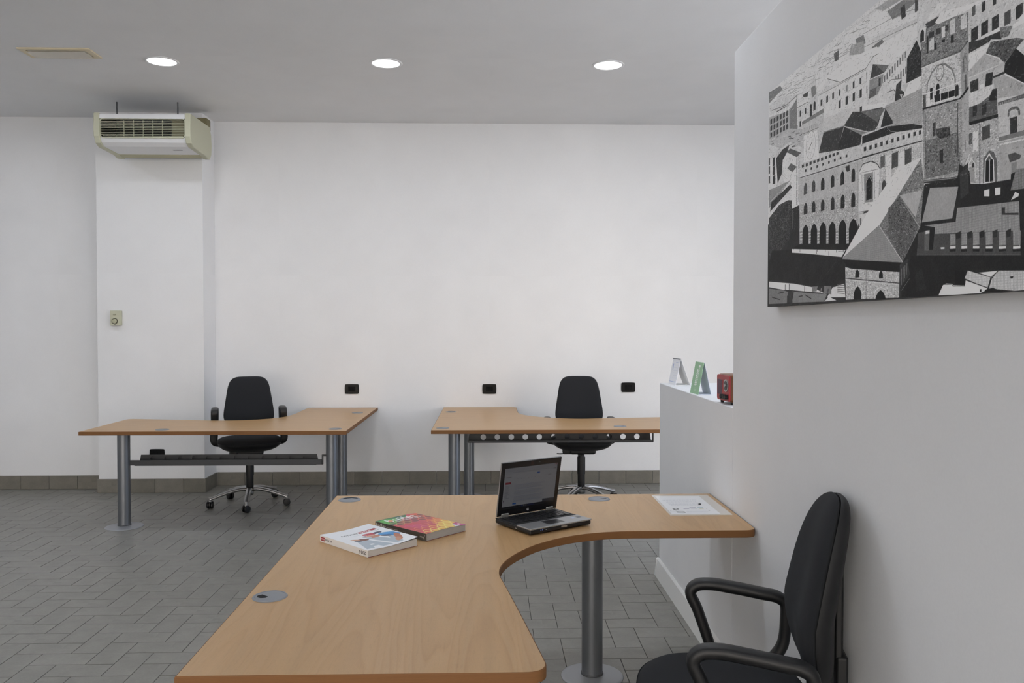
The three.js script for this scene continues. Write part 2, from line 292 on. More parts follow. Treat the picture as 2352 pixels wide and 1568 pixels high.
// hanging fan coil unit
{
  const W = 0.74, a = thing('fan_coil_unit', 'cream and white ventilation unit hung from the ceiling by the pillar', 'air conditioner', [-2.9, 3.02, -7.28]);
  a.scale.set(1.06, 1.05, 1.02);
  const prof = (o = 0) => new THREE.Shape([[0.245 + o, 0.256 + o], [0.252 + o, 0.14], [0.246 + o, 0.085], [0.222 + o, 0.042 - o], [0.17, 0.018 - o], [-0.1, 0.01 - o], [-0.17, -0.004 - o], [-0.215 - o, 0.0 - o], [-0.246 - o, 0.035], [-0.255 - o, 0.11], [-0.245 - o, 0.2], [-0.21 - o, 0.256 + o]].map((p) => new THREE.Vector2(...p)));
  const side = (s) => { const g = new THREE.ExtrudeGeometry(prof(0.004), { depth: 0.03, bevelSize: 0.006, bevelThickness: 0.008, bevelSegments: 3, curveSegments: 8 }); return g.rotateY(-Math.PI / 2).translate(s * (W / 2 - 0.015) + 0.015, 0, 0); };
  for (const s of [-1, 1]) mesh('side_panel', side(s), M.beige, a);
  const strip = (pts) => new THREE.ExtrudeGeometry(new THREE.Shape(pts.map((p) => new THREE.Vector2(...p))), { depth: W - 0.07, bevelEnabled: false }).rotateY(-Math.PI / 2).translate(W / 2 - 0.035, 0, 0);
  mesh('top_panel', strip([[0.25, 0.258], [0.252, 0.222], [0.245, 0.222], [0.24, 0.245], [-0.21, 0.245], [-0.21, 0.258]]), M.white, a);
  mesh('bottom_panel', strip([[0.24, 0.075], [0.216, 0.04], [0.17, 0.016], [-0.11, 0.008], [-0.11, 0.02], [0.17, 0.03], [0.21, 0.052], [0.234, 0.08]]), M.white, a);
  mesh('rear_lip', strip([[-0.112, 0.004], [-0.17, -0.006], [-0.213, -0.001], [-0.24, 0.04], [-0.24, 0.24], [-0.225, 0.24], [-0.222, 0.03], [-0.19, 0.012], [-0.112, 0.018]]), mat(0xb4b193, { roughness: 0.5 }), a);
  mesh('inner_wall', boxAt(-0.33, 0.33, 0.05, 0.24, 0.0, 0.02), M.blackMatte, a);
  for (const s of [-1, 1]) mesh('grille_cheek', boxAt(s * 0.22 - 0.0 * s, s * 0.335, 0.075, 0.222, 0.205, 0.222).translate(0, 0, 0), mat(0x7d785e, { roughness: 0.6 }), a);
  const gr = mesh('grille', new THREE.ExtrudeGeometry((() => { const o = new THREE.Shape(), r = (p, x0, x1, y0, y1, q) => { p.moveTo(x0 + q, y0); p.lineTo(x1 - q, y0); p.quadraticCurveTo(x1, y0, x1, y0 + q); p.lineTo(x1, y1 - q); p.quadraticCurveTo(x1, y1, x1 - q, y1); p.lineTo(x0 + q, y1); p.quadraticCurveTo(x0, y1, x0, y1 - q); p.lineTo(x0, y0 + q); p.quadraticCurveTo(x0, y0, x0 + q, y0); }; r(o, -0.335, 0.335, 0.07, 0.226, 0.03); const h = new THREE.Path(); r(h, -0.328, 0.328, 0.077, 0.22, 0.026); o.holes.push(h); return o; })(), { depth: 0.012, bevelEnabled: false }).translate(0, 0, 0.236), M.beige, a);
  for (let k = 0; k < 11; k++) { const y = 0.086 + k * 0.0128, e = k === 0 || k === 10 ? 0.312 : 0.328; mesh('slat', rboxAt(-e, e, y - 0.0017, y + 0.0017, 0.236, 0.246, 0.002, 1), M.beige, gr); }
  for (let k = 0; k < 5; k++) { const x = -0.15 + k * 0.075; mesh('stay', boxAt(x - 0.002, x + 0.002, 0.078, 0.219, 0.225, 0.235), M.beige, gr); }
  mesh('badge', rboxAt(0.17, 0.245, 0.0105, 0.0125, 0.05, 0.068, 0.0008, 1), mat(0x8a8a8c), a);
  for (const [x, z] of [[-0.29, 0.03], [0.2, 0.03]]) mesh('hanging_rod', cyl(0.005, 0.005, (CEIL - 3.02) / 1.05 - 0.25, 10).translate(x, 0.25 + ((CEIL - 3.02) / 1.05 - 0.25) / 2, z), M.greyDark, a);
  mesh('valve_box', rboxAt(0.16, 0.36, 0.24, 0.34, -0.3, -0.19, 0.01), mat(0x7b7455, { roughness: 0.7 }), a);
}
// wall control and sockets
{
  const t = thing('room_thermostat', 'small cream wall control with a round dial on the pillar', 'thermostat', [-3.381, 1.592, -7.605]);
  mesh('case', rboxAt(-0.048, 0.048, -0.068, 0.068, 0, 0.036, 0.005), M.beige, t);
  mesh('dial', lathe([[0, 0.012], [0.018, 0.012], [0.021, 0.009], [0.022, 0], [0.027, 0]]).rotateX(Math.PI / 2).translate(-0.006, -0.028, 0.036), mat(0xb3b296, { roughness: 0.45 }), t);
  mesh('slide_switch', rboxAt(-0.018, 0.006, 0.026, 0.038, 0.034, 0.042, 0.003), mat(0xa3a28a), t);
  mesh('window', rboxAt(-0.015, 0.005, -0.058, -0.053, 0.034, 0.037, 0.001, 1), M.greyDark, t);
}
{
  const sock = (pos, label) => {
    const s = thing('wall_socket', label, 'socket', pos, 0, 'black wall sockets');
    const o = new THREE.Shape(), w = 0.064, h = 0.044;
    o.moveTo(-w + 0.01, -h); o.quadraticCurveTo(0, -h - 0.002, w - 0.01, -h); o.quadraticCurveTo(w, -h, w, -h + 0.012); o.quadraticCurveTo(w + 0.003, 0, w, h - 0.012); o.quadraticCurveTo(w, h, w - 0.01, h); o.quadraticCurveTo(0, h + 0.002, -w + 0.01, h); o.quadraticCurveTo(-w, h, -w, h - 0.012); o.quadraticCurveTo(-w - 0.003, 0, -w, -h + 0.012); o.quadraticCurveTo(-w, -h, -w + 0.01, -h);
    mesh('plate', new THREE.ExtrudeGeometry(o, { depth: 0.005, bevelSize: 0.002, bevelThickness: 0.003, bevelSegments: 3 }), phys(0x040405, { roughness: 0.3, specularIntensity: 0.35 }), s);
    for (let k = -1; k <= 1; k++) { const m = mesh('outlet', rboxAt(k * 0.023 - 0.011, k * 0.023 + 0.011, -0.023, 0.023, 0.004, 0.0095, 0.0015, 1), phys(0x050607, { roughness: 0.6, specularIntensity: 0.3 }), s); for (let q = -1; q <= 1; q++) mesh('pin_hole', cyl(0.0022, 0.0022, 0.0005, 10).rotateX(Math.PI / 2).translate(k * 0.023, q * 0.012, 0.0098), M.hole, m); }
  };
  sock([-1.314, 0.918, BACK + 0.002], 'black rectangular wall socket above the rear desk with the low cable tray');
  sock([0.0, 0.916, BACK + 0.002], 'black rectangular wall socket above the rear desk with the perforated tray');
  sock([1.338, 0.929, BACK + 0.002], 'black rectangular wall socket beside the chair near the low ledge');
  sock([-3.03, 0.352, -7.603], 'black rectangular wall socket low on the pillar behind the cable tray');
}

// ------------------------------------------------------------------ corner desks
const creased = (g) => toCreased(g);
function toCreased(g) { const n = g.index ? g.toNonIndexed() : g; n.computeVertexNormals(); return n; }
function makeDesk(label, corner, ud, vd, legs, caps, tray, deskShape = frontOutline) {
  const d = thing('corner_desk', label, 'desk', [corner[0], 0, corner[1]]);
  const at = (u, v, y) => [u * ud[0] + v * vd[0], y, u * ud[1] + v * vd[1]], N = deskShape.length, th = 0.028;
  const face = (y, up) => {
    const tri = THREE.ShapeUtils.triangulateShape(deskShape, []), pos = [], uv = [], nor = [];
    const hand = Math.sign(ud[0] * vd[1] - ud[1] * vd[0]);                      // +1 when (u, v) maps to (x, z) unmirrored
    for (const t of tri) for (const k of (up ? hand > 0 : hand < 0) ? [t[0], t[2], t[1]] : t) { const p = deskShape[k]; pos.push(...at(p.x, p.y, y)); uv.push(p.y / 1.8, p.x / 2); nor.push(0, up ? 1 : -1, 0); }
    const g = new THREE.BufferGeometry();
    g.setAttribute('position', new THREE.Float32BufferAttribute(pos, 3)); g.setAttribute('uv', new THREE.Float32BufferAttribute(uv, 2)); g.setAttribute('normal', new THREE.Float32BufferAttribute(nor, 3));
    return g;
  };
  mesh('tabletop', [face(TOP, true), face(TOP - th, false)], M.wood, d);
  // edge band: mitred profile round the outline
  const out = deskShape.map((p, i) => {
    const q = deskShape[(i + N - 1) % N], r = deskShape[(i + 1) % N], n1 = [p.y - q.y, q.x - p.x], n2 = [r.y - p.y, p.x - r.x], l1 = Math.hypot(...n1), l2 = Math.hypot(...n2);
    const a = [n1[0] / l1, n1[1] / l1], b = [n2[0] / l2, n2[1] / l2], k = 1 + a[0] * b[0] + a[1] * b[1];
    return { m: [(a[0] + b[0]) / k, (a[1] + b[1]) / k], a, b, sharp: a[0] * b[0] + a[1] * b[1] < 0.8 };
  });
  const prof = [[0, TOP], [0.0022, TOP - 0.0006], [0.0034, TOP - 0.0026], [0.0034, TOP - th + 0.0015], [0.002, TOP - th]], pos = [], nor = [], uv = [];
  let run = 0;
  const wind = ud[0] * vd[1] - ud[1] * vd[0] > 0 ? [0, 1, 2, 0, 2, 3] : [0, 2, 1, 0, 3, 2];
  for (let i = 0; i < N; i++) {
    const j = (i + 1) % N, p = deskShape[i], q = deskShape[j], len = Math.hypot(q.x - p.x, q.y - p.y), na = out[i].sharp ? out[i].b : out[i].m, nb = out[j].sharp ? out[j].a : out[j].m;
    for (let k = 0; k < prof.length - 1; k++) {
      const [o0, y0] = prof[k], [o1, y1] = prof[k + 1], P = (s, m, o, y) => at(s.x + m[0] * o, s.y + m[1] * o, y), tilt = (o1 - o0 === 0 ? 0 : k < 2 ? 1.2 - k : -1);
      const Q = [P(p, out[i].m, o0, y0), P(q, out[j].m, o0, y0), P(q, out[j].m, o1, y1), P(p, out[i].m, o1, y1)], NN = [na, nb, nb, na].map((n) => { const v = new THREE.Vector3(...at(n[0], n[1], 0)).setY(tilt).normalize(); return [v.x, v.y, v.z]; });
      const U = [[run, y0], [run + len, y0], [run + len, y1], [run, y1]];
      for (const s of wind) { pos.push(...Q[s]); nor.push(...NN[s]); uv.push(U[s][0] * 1.5, U[s][1] * 12); }
    }
    run += len;
  }
  const bg = new THREE.BufferGeometry();
  bg.setAttribute('position', new THREE.Float32BufferAttribute(pos, 3)); bg.setAttribute('normal', new THREE.Float32BufferAttribute(nor, 3)); bg.setAttribute('uv', new THREE.Float32BufferAttribute(uv, 2));
  mesh('edge_band', bg, M.band, d);
  for (const [u, v] of legs) {
    const [x, , z] = at(u, v, 0);
    const l = mesh('leg', [cyl(0.0455, 0.0455, TOP - th - 0.014, 48).translate(x, (TOP - th + 0.012) / 2, z), cyl(0.09, 0.09, 0.006, 40).translate(x, TOP - th - 0.0035, z)], M.leg, d);
    mesh('foot_plate', lathe([[0, 0.014], [0.046, 0.014], [0.052, 0.0115], [0.09, 0.009], [0.125, 0.0065], [0.134, 0.004], [0.136, 0.001], [0.134, 0.0003], [0, 0.0003]], 56).translate(x, 0, z), M.footPlate, l);
    mesh('collar', lathe([[0.0457, 0.012], [0.049, 0.013], [0.049, 0.018], [0.0457, 0.02]], 48).translate(x, 0, z), M.greyDark, l);
  }
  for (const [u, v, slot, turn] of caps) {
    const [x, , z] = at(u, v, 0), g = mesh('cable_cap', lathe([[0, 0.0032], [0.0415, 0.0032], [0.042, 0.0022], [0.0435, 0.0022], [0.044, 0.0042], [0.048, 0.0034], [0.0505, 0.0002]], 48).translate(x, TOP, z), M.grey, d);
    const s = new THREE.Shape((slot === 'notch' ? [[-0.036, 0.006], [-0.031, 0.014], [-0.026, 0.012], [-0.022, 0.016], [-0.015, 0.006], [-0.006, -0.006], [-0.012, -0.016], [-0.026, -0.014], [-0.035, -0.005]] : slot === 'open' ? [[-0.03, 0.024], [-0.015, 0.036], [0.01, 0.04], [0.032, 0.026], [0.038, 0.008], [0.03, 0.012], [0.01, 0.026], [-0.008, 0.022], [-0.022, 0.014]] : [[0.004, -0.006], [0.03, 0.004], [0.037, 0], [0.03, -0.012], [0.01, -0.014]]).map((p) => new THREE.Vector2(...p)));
    mesh('flat_dark_slot', new THREE.ExtrudeGeometry(s, { depth: 0.0006, bevelEnabled: false }).rotateX(-Math.PI / 2).rotateY(turn).translate(x, TOP + 0.0031, z), slot === 'flap' ? M.greyDark : M.hole, g);  // flat shape on the cap; near-black ones paint the shaded inside of the slot
  }
  if (tray) {
    const { u0, u1, yb, back, lip, lipV, holeY, holes } = tray, t = 0.002, s = new THREE.Shape([[u0, 0], [u1, 0], [u1 - 0.012, back], [u0 + 0.012, back]].map((p) => new THREE.Vector2(...p)));
    for (const h of holes) { const c = new THREE.Path(); c.absarc(h, holeY, 0.0215, 0, Math.PI * 2, true); s.holes.push(c); }
    const place = (g) => { const p = g.attributes.position; for (let i = 0; i < p.count; i++) { const w = at(p.getX(i), p.getZ(i), p.getY(i)); p.setXYZ(i, ...w); } g.computeVertexNormals(); return g; };
    const tr = mesh('cable_tray', [place(new THREE.ExtrudeGeometry(s, { depth: t, bevelEnabled: false, curveSegments: 20 }).translate(0, yb, 0.225)), place(boxAt(u0, u1, yb, yb + t, lipV, 0.225)), place(boxAt(u0 - tray.over, u1 + tray.over, yb, yb + lip, lipV - t, lipV)), place(boxAt(u0, u1, yb - 0.003, yb + 0.002, lipV - 0.006, lipV))], M.tray, d);
    if (tray.solid) mesh('inner_tray', [place(boxAt(u0 + 0.02, u1 - 0.02, yb + 0.002, yb + back - 0.012, 0.245, 0.248)), place(boxAt(u0 + 0.02, u1 - 0.02, yb + 0.002, yb + 0.004, 0.225, 0.248))], M.tray, tr);
    for (const [e, q] of [[u0 - tray.over, -1], [u1 + tray.over, 1]]) {
      mesh('hanger', [place(boxAt(e - 0.004, e + 0.004, yb, yb + tray.hang, lipV - 0.002, lipV + 0.02)), place(boxAt(Math.min(e, e + q * 0.03), Math.max(e, e + q * 0.03), yb + tray.hang - 0.012, yb + tray.hang, lipV, lipV + 0.018))], M.tray, tr);
    }
  }
  return d;
}
const flip = Math.PI;
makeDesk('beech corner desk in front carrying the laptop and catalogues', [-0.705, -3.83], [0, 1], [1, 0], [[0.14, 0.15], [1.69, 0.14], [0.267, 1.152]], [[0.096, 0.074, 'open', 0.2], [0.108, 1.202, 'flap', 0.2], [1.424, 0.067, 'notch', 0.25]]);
const row = (a, n, p) => Array.from({ length: n }, (_, k) => a + k * p);
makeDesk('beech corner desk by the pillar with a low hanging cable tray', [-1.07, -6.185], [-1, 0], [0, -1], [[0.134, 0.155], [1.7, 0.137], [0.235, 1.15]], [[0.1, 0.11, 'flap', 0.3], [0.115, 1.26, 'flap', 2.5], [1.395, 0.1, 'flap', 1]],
  { u0: 0.25, u1: 1.62, yb: 0.465, back: 0.068, lip: 0.04, lipV: 0.14, holeY: 0.036, holes: row(0.35, 12, 0.106), over: 0.045, hang: 0.075, solid: true }, deskOutline(true));
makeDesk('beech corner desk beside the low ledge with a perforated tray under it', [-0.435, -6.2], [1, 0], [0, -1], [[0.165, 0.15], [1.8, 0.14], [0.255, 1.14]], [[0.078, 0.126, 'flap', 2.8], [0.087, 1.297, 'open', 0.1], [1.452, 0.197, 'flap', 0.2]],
  { u0: 0.27, u1: 1.7, yb: 0.627, back: 0.08, lip: 0.016, lipV: 0.14, holeY: 0.03, holes: row(0.387, 12, 0.1093), over: 0.0, hang: 0.085 });

// ------------------------------------------------------------------ swivel chairs behind the rear desks
function swivelChair(label, pos, turn, star, arm) {
  const c = thing('swivel_chair', label, 'office chair', pos, turn, 'black swivel chairs at the rear desks');
  for (let k = 0; k < 5; k++) {
    const a = star + (k * Math.PI * 2) / 5 - turn, s = Math.sin(a), q = Math.cos(a), P = (r, y) => [s * r, y, q * r];
    const l = mesh('base_leg', sweep([P(0.02, 0.128), P(0.07, 0.135), P(0.16, 0.122), P(0.25, 0.098), P(0.315, 0.078), P(0.332, 0.072)], [q, 0, -s], 0.024, 0.016, 30, false, (t) => 1.1 - 0.42 * t), M.chrome, c);
    const tip = P(0.325, 0);
    mesh('caster_socket', cyl(0.014, 0.014, 0.035, 20).translate(tip[0], 0.072, tip[2]), M.chrome, l);
    const ca = a + 0.7 + k * 1.3, wheel = (o) => lathe([[0, -0.009], [0.024, -0.009], [0.029, -0.005], [0.029, 0.005], [0.024, 0.009], [0, 0.009]], 28).rotateX(Math.PI / 2).translate(0, 0.029, o), hood = new THREE.CylinderGeometry(0.0305, 0.0305, 0.012, 24, 1, false, -0.4, 3.4).rotateX(Math.PI / 2).translate(0, 0.029, 0);
    mesh('caster', [wheel(-0.017), wheel(0.017), hood].map((g) => g.rotateY(ca).translate(tip[0], 0.001, tip[2])), M.blackPlastic, l);
  }
  mesh('hub', lathe([[0, 0.08], [0.03, 0.082], [0.034, 0.1], [0.036, 0.14], [0.03, 0.148], [0, 0.148]]), M.chrome, c);
  mesh('gas_lift', lathe([[0, 0.12], [0.031, 0.12], [0.031, 0.25], [0.034, 0.252], [0.0345, 0.395], [0.029, 0.4], [0.022, 0.455], [0, 0.455]]), M.blackPlastic, c);
  mesh('mechanism', [rboxAt(-0.11, 0.11, 0.435, 0.49, -0.13, 0.14, 0.02), rboxAt(-0.165, -0.08, 0.43, 0.475, 0.0, 0.09, 0.012), rboxAt(-0.035, -0.012, 0.415, 0.45, 0.03, 0.06, 0.005)], M.blackPlastic, c);
  mesh('lever', sweep([[-0.12, 0.437, 0.05], [-0.18, 0.432, 0.055], [-0.215, 0.434, 0.06]], [0, 0, 1], 0.008, 0.005, 14), M.blackPlastic, c);
  const sq = (t, n) => Math.sign(Math.cos(t)) * Math.abs(Math.cos(t)) ** n, sn = (t, n) => Math.sign(Math.sin(t)) * Math.abs(Math.sin(t)) ** n;
  const seatOut = (t) => [0.262 * sq(t, 0.6) * (1 + 0.04 * Math.sin(t)), 0.245 * sn(t, 0.65)];
  mesh('seat_shell', pillow((t) => seatOut(t).map((v) => v * 0.98), (r) => 0.55 - 0.005 * r, (r, a) => 0.54 - 0.082 * Math.max(0, 1 - r ** 3) ** 0.6, (a, b, d) => [a, d, b + 0.02], 64, 10), M.blackPlastic, c);
  mesh('seat', pillow(seatOut, (r, a, b) => 0.548 + 0.034 * Math.max(0, 1 - r ** 5) ** 0.5 - 0.1 * Math.max(0, b - 0.1) ** 1.3, (r) => 0.548 - 0.02 * Math.max(0, 1 - r ** 4) ** 0.5, (a, b, d) => [a, d, b + 0.02], 64, 14), M.fabric, c);
  const backOut = (t) => { const s = sn(t, 0.38), k = 0.5 + 0.5 * s; return [(0.224 + (0.16 - 0.224) * k) * sq(t, 0.42), 0.203 * s]; };
  const lean = (y) => -0.205 - 0.12 * (y - 0.88) ;
  const put = (a, b, d) => { const y = 0.873 + b; return [a, y, lean(y) + d + 0.5 * a * a]; };
  mesh('backrest', pillow(backOut, (r) => 0.03 * Math.max(0, 1 - r ** 6) ** 0.5, (r) => -0.008 * Math.max(0, 1 - r ** 6) ** 0.5, put, 72, 14), M.fabric, c);
  mesh('back_shell', pillow((t) => backOut(t).map((v) => v * 1.012), () => -0.004, (r) => -0.01 - 0.025 * Math.max(0, 1 - r ** 5) ** 0.5, put, 72, 10), M.blackPlastic, c);
  mesh('back_post', sweep([[0, 0.47, -0.1], [0, 0.48, -0.22], [0, 0.56, -0.265], [0, 0.72, -0.245], [0, 0.82, -0.235]], [1, 0, 0], 0.035, 0.012, 30), M.blackPlastic, c);
  for (const s of [-1, 1]) {
    const x = s * 0.28, k = arm - 0.803;
    mesh('armrest', [sweep([[s * 0.2, 0.515, -0.05], [x, 0.535, -0.04], [x + s * 0.005, 0.62 + k / 2, -0.03], [x, 0.73 + k, 0.0], [x, 0.79 + k, 0.01], [x, 0.803 + k, -0.02], [x, 0.803 + k, -0.17], [x, 0.795 + k, -0.22], [x, 0.72 + k, -0.2], [x + s * 0.005, 0.6 + k / 2, -0.12], [x, 0.53, -0.09], [s * 0.2, 0.512, -0.08]], [1, 0, 0], 0.03, 0.013, 90)], M.blackPlastic, c);
  }
  return c;
}
swivelChair('black swivel chair with silver star base behind the desk by the pillar', [-2.045, 0, -7.09], 0.3, 0.185, 0.806);
swivelChair('black swivel chair with silver star base behind the desk beside the low ledge', [0.79, 0, -7.07], 0.0, 0.715, 0.71);

// ------------------------------------------------------------------ armchair beside the partition
{
  const c = thing('desk_armchair', 'black upholstered office armchair with loop arms against the partition', 'office chair', [0.716, 0, -2.375], -1.8);
  const sq = (t, n) => Math.sign(Math.cos(t)) * Math.abs(Math.cos(t)) ** n, sn = (t, n) => Math.sign(Math.sin(t)) * Math.abs(Math.sin(t)) ** n;
  for (let k = 0; k < 5; k++) {
    const a = 0.4 + (k * Math.PI * 2) / 5, s = Math.sin(a), q = Math.cos(a), P = (r, y) => [s * r, y, q * r];
    const l = mesh('base_leg', sweep([P(0.02, 0.115), P(0.1, 0.115), P(0.2, 0.095), P(0.29, 0.07)], [q, 0, -s], 0.024, 0.015, 24, false, (t) => 1.1 - 0.4 * t), M.blackPlastic, c);
    const tip = P(0.275, 0), wheel = (o) => lathe([[0, -0.009], [0.022, -0.009], [0.026, -0.005], [0.026, 0.005], [0.022, 0.009], [0, 0.009]], 24).rotateX(Math.PI / 2).translate(0, 0.027, o).rotateY(a + 0.9).translate(tip[0], 0, tip[2]);
    mesh('caster', [wheel(-0.016), wheel(0.016), cyl(0.009, 0.009, 0.05, 12).translate(tip[0], 0.055, tip[2])], M.blackPlastic, l);
  }
  mesh('gas_lift', lathe([[0, 0.09], [0.03, 0.09], [0.028, 0.27], [0.02, 0.28], [0.02, 0.42], [0, 0.42]]), M.blackPlastic, c);
  mesh('mechanism', rboxAt(-0.11, 0.11, 0.385, 0.43, -0.17, 0.1, 0.015), M.blackPlastic, c);
  const seatOut = (t) => [0.245 * sq(t, 0.7), 0.245 * sn(t, 0.72)];
  mesh('seat', pillow(seatOut, (r, a, b) => 0.462 + 0.03 * Math.max(0, 1 - r ** 4) ** 0.5 - 0.25 * Math.max(0, b - 0.12) ** 1.6, (r) => 0.462 - 0.04 * Math.max(0, 1 - r ** 6) ** 0.5, (a, b, d) => [a, d, b + 0.04], 72, 16), M.fabric, c);
  const lean = (y) => -0.222 - 0.16 * Math.max(0, y - 0.72) - 0.03 * Math.max(0, 0.65 - y);
  const backOut = (t) => { const s = sn(t, 0.72), k = s * 0.5 + 0.5; return [(0.212 - 0.05 * k * k) * sq(t, 0.66), 0.262 * s]; };
  const put = (a, b, d) => { const y = 0.787 + b; return [a, y, lean(y) + d + 0.9 * a * a]; };
  mesh('backrest', pillow(backOut, (r, a, b) => 0.05 * Math.max(0, 1 - r ** 4) ** 0.5 + 0.012 * Math.exp(-(((b + 0.1) / 0.1) ** 2)) * (1 - r * r), (r) => -0.012 * Math.max(0, 1 - r ** 8) ** 0.5, put, 84, 18), M.fabric, c);
  mesh('back_shell', pillow((t) => backOut(t).map((v) => v * 0.995), () => -0.008, (r, a, b) => -0.014 - 0.03 * Math.max(0, 1 - r ** 8) ** 0.5, put, 84, 14), M.blackMatte, c);
  mesh('back_post', [rboxAt(-0.04, 0.04, 0.4, 0.86, -0.292, -0.268, 0.008), rboxAt(-0.045, 0.045, 0.39, 0.6, -0.305, -0.272, 0.008), rboxAt(-0.045, 0.045, 0.385, 0.425, -0.3, -0.08, 0.01)], M.blackPlastic, c);
  mesh('height_strip', rboxAt(-0.03, -0.02, 0.45, 0.55, -0.27, -0.262, 0.002, 1), M.grey, c);
  for (const s of [-1, 1]) {
    const x = s * 0.285;
    mesh('armrest', sweep([[s * 0.2, 0.415, 0.02], [x, 0.425, 0.04], [x, 0.48, 0.06], [x, 0.6, 0.102], [x, 0.655, 0.124], [x, 0.677, 0.106], [x, 0.684, 0.06], [x, 0.677, -0.01], [x, 0.664, -0.1], [x, 0.655, -0.15], [x, 0.638, -0.172], [x, 0.58, -0.175], [x, 0.5, -0.165], [x, 0.45, -0.13], [x, 0.425, -0.09], [s * 0.2, 0.415, -0.06]], [1, 0, 0], 0.023, 0.0165, 130, false, (t) => 1 + 0.12 * Math.sin(Math.PI * t)), M.blackPlastic, c);
  }
}

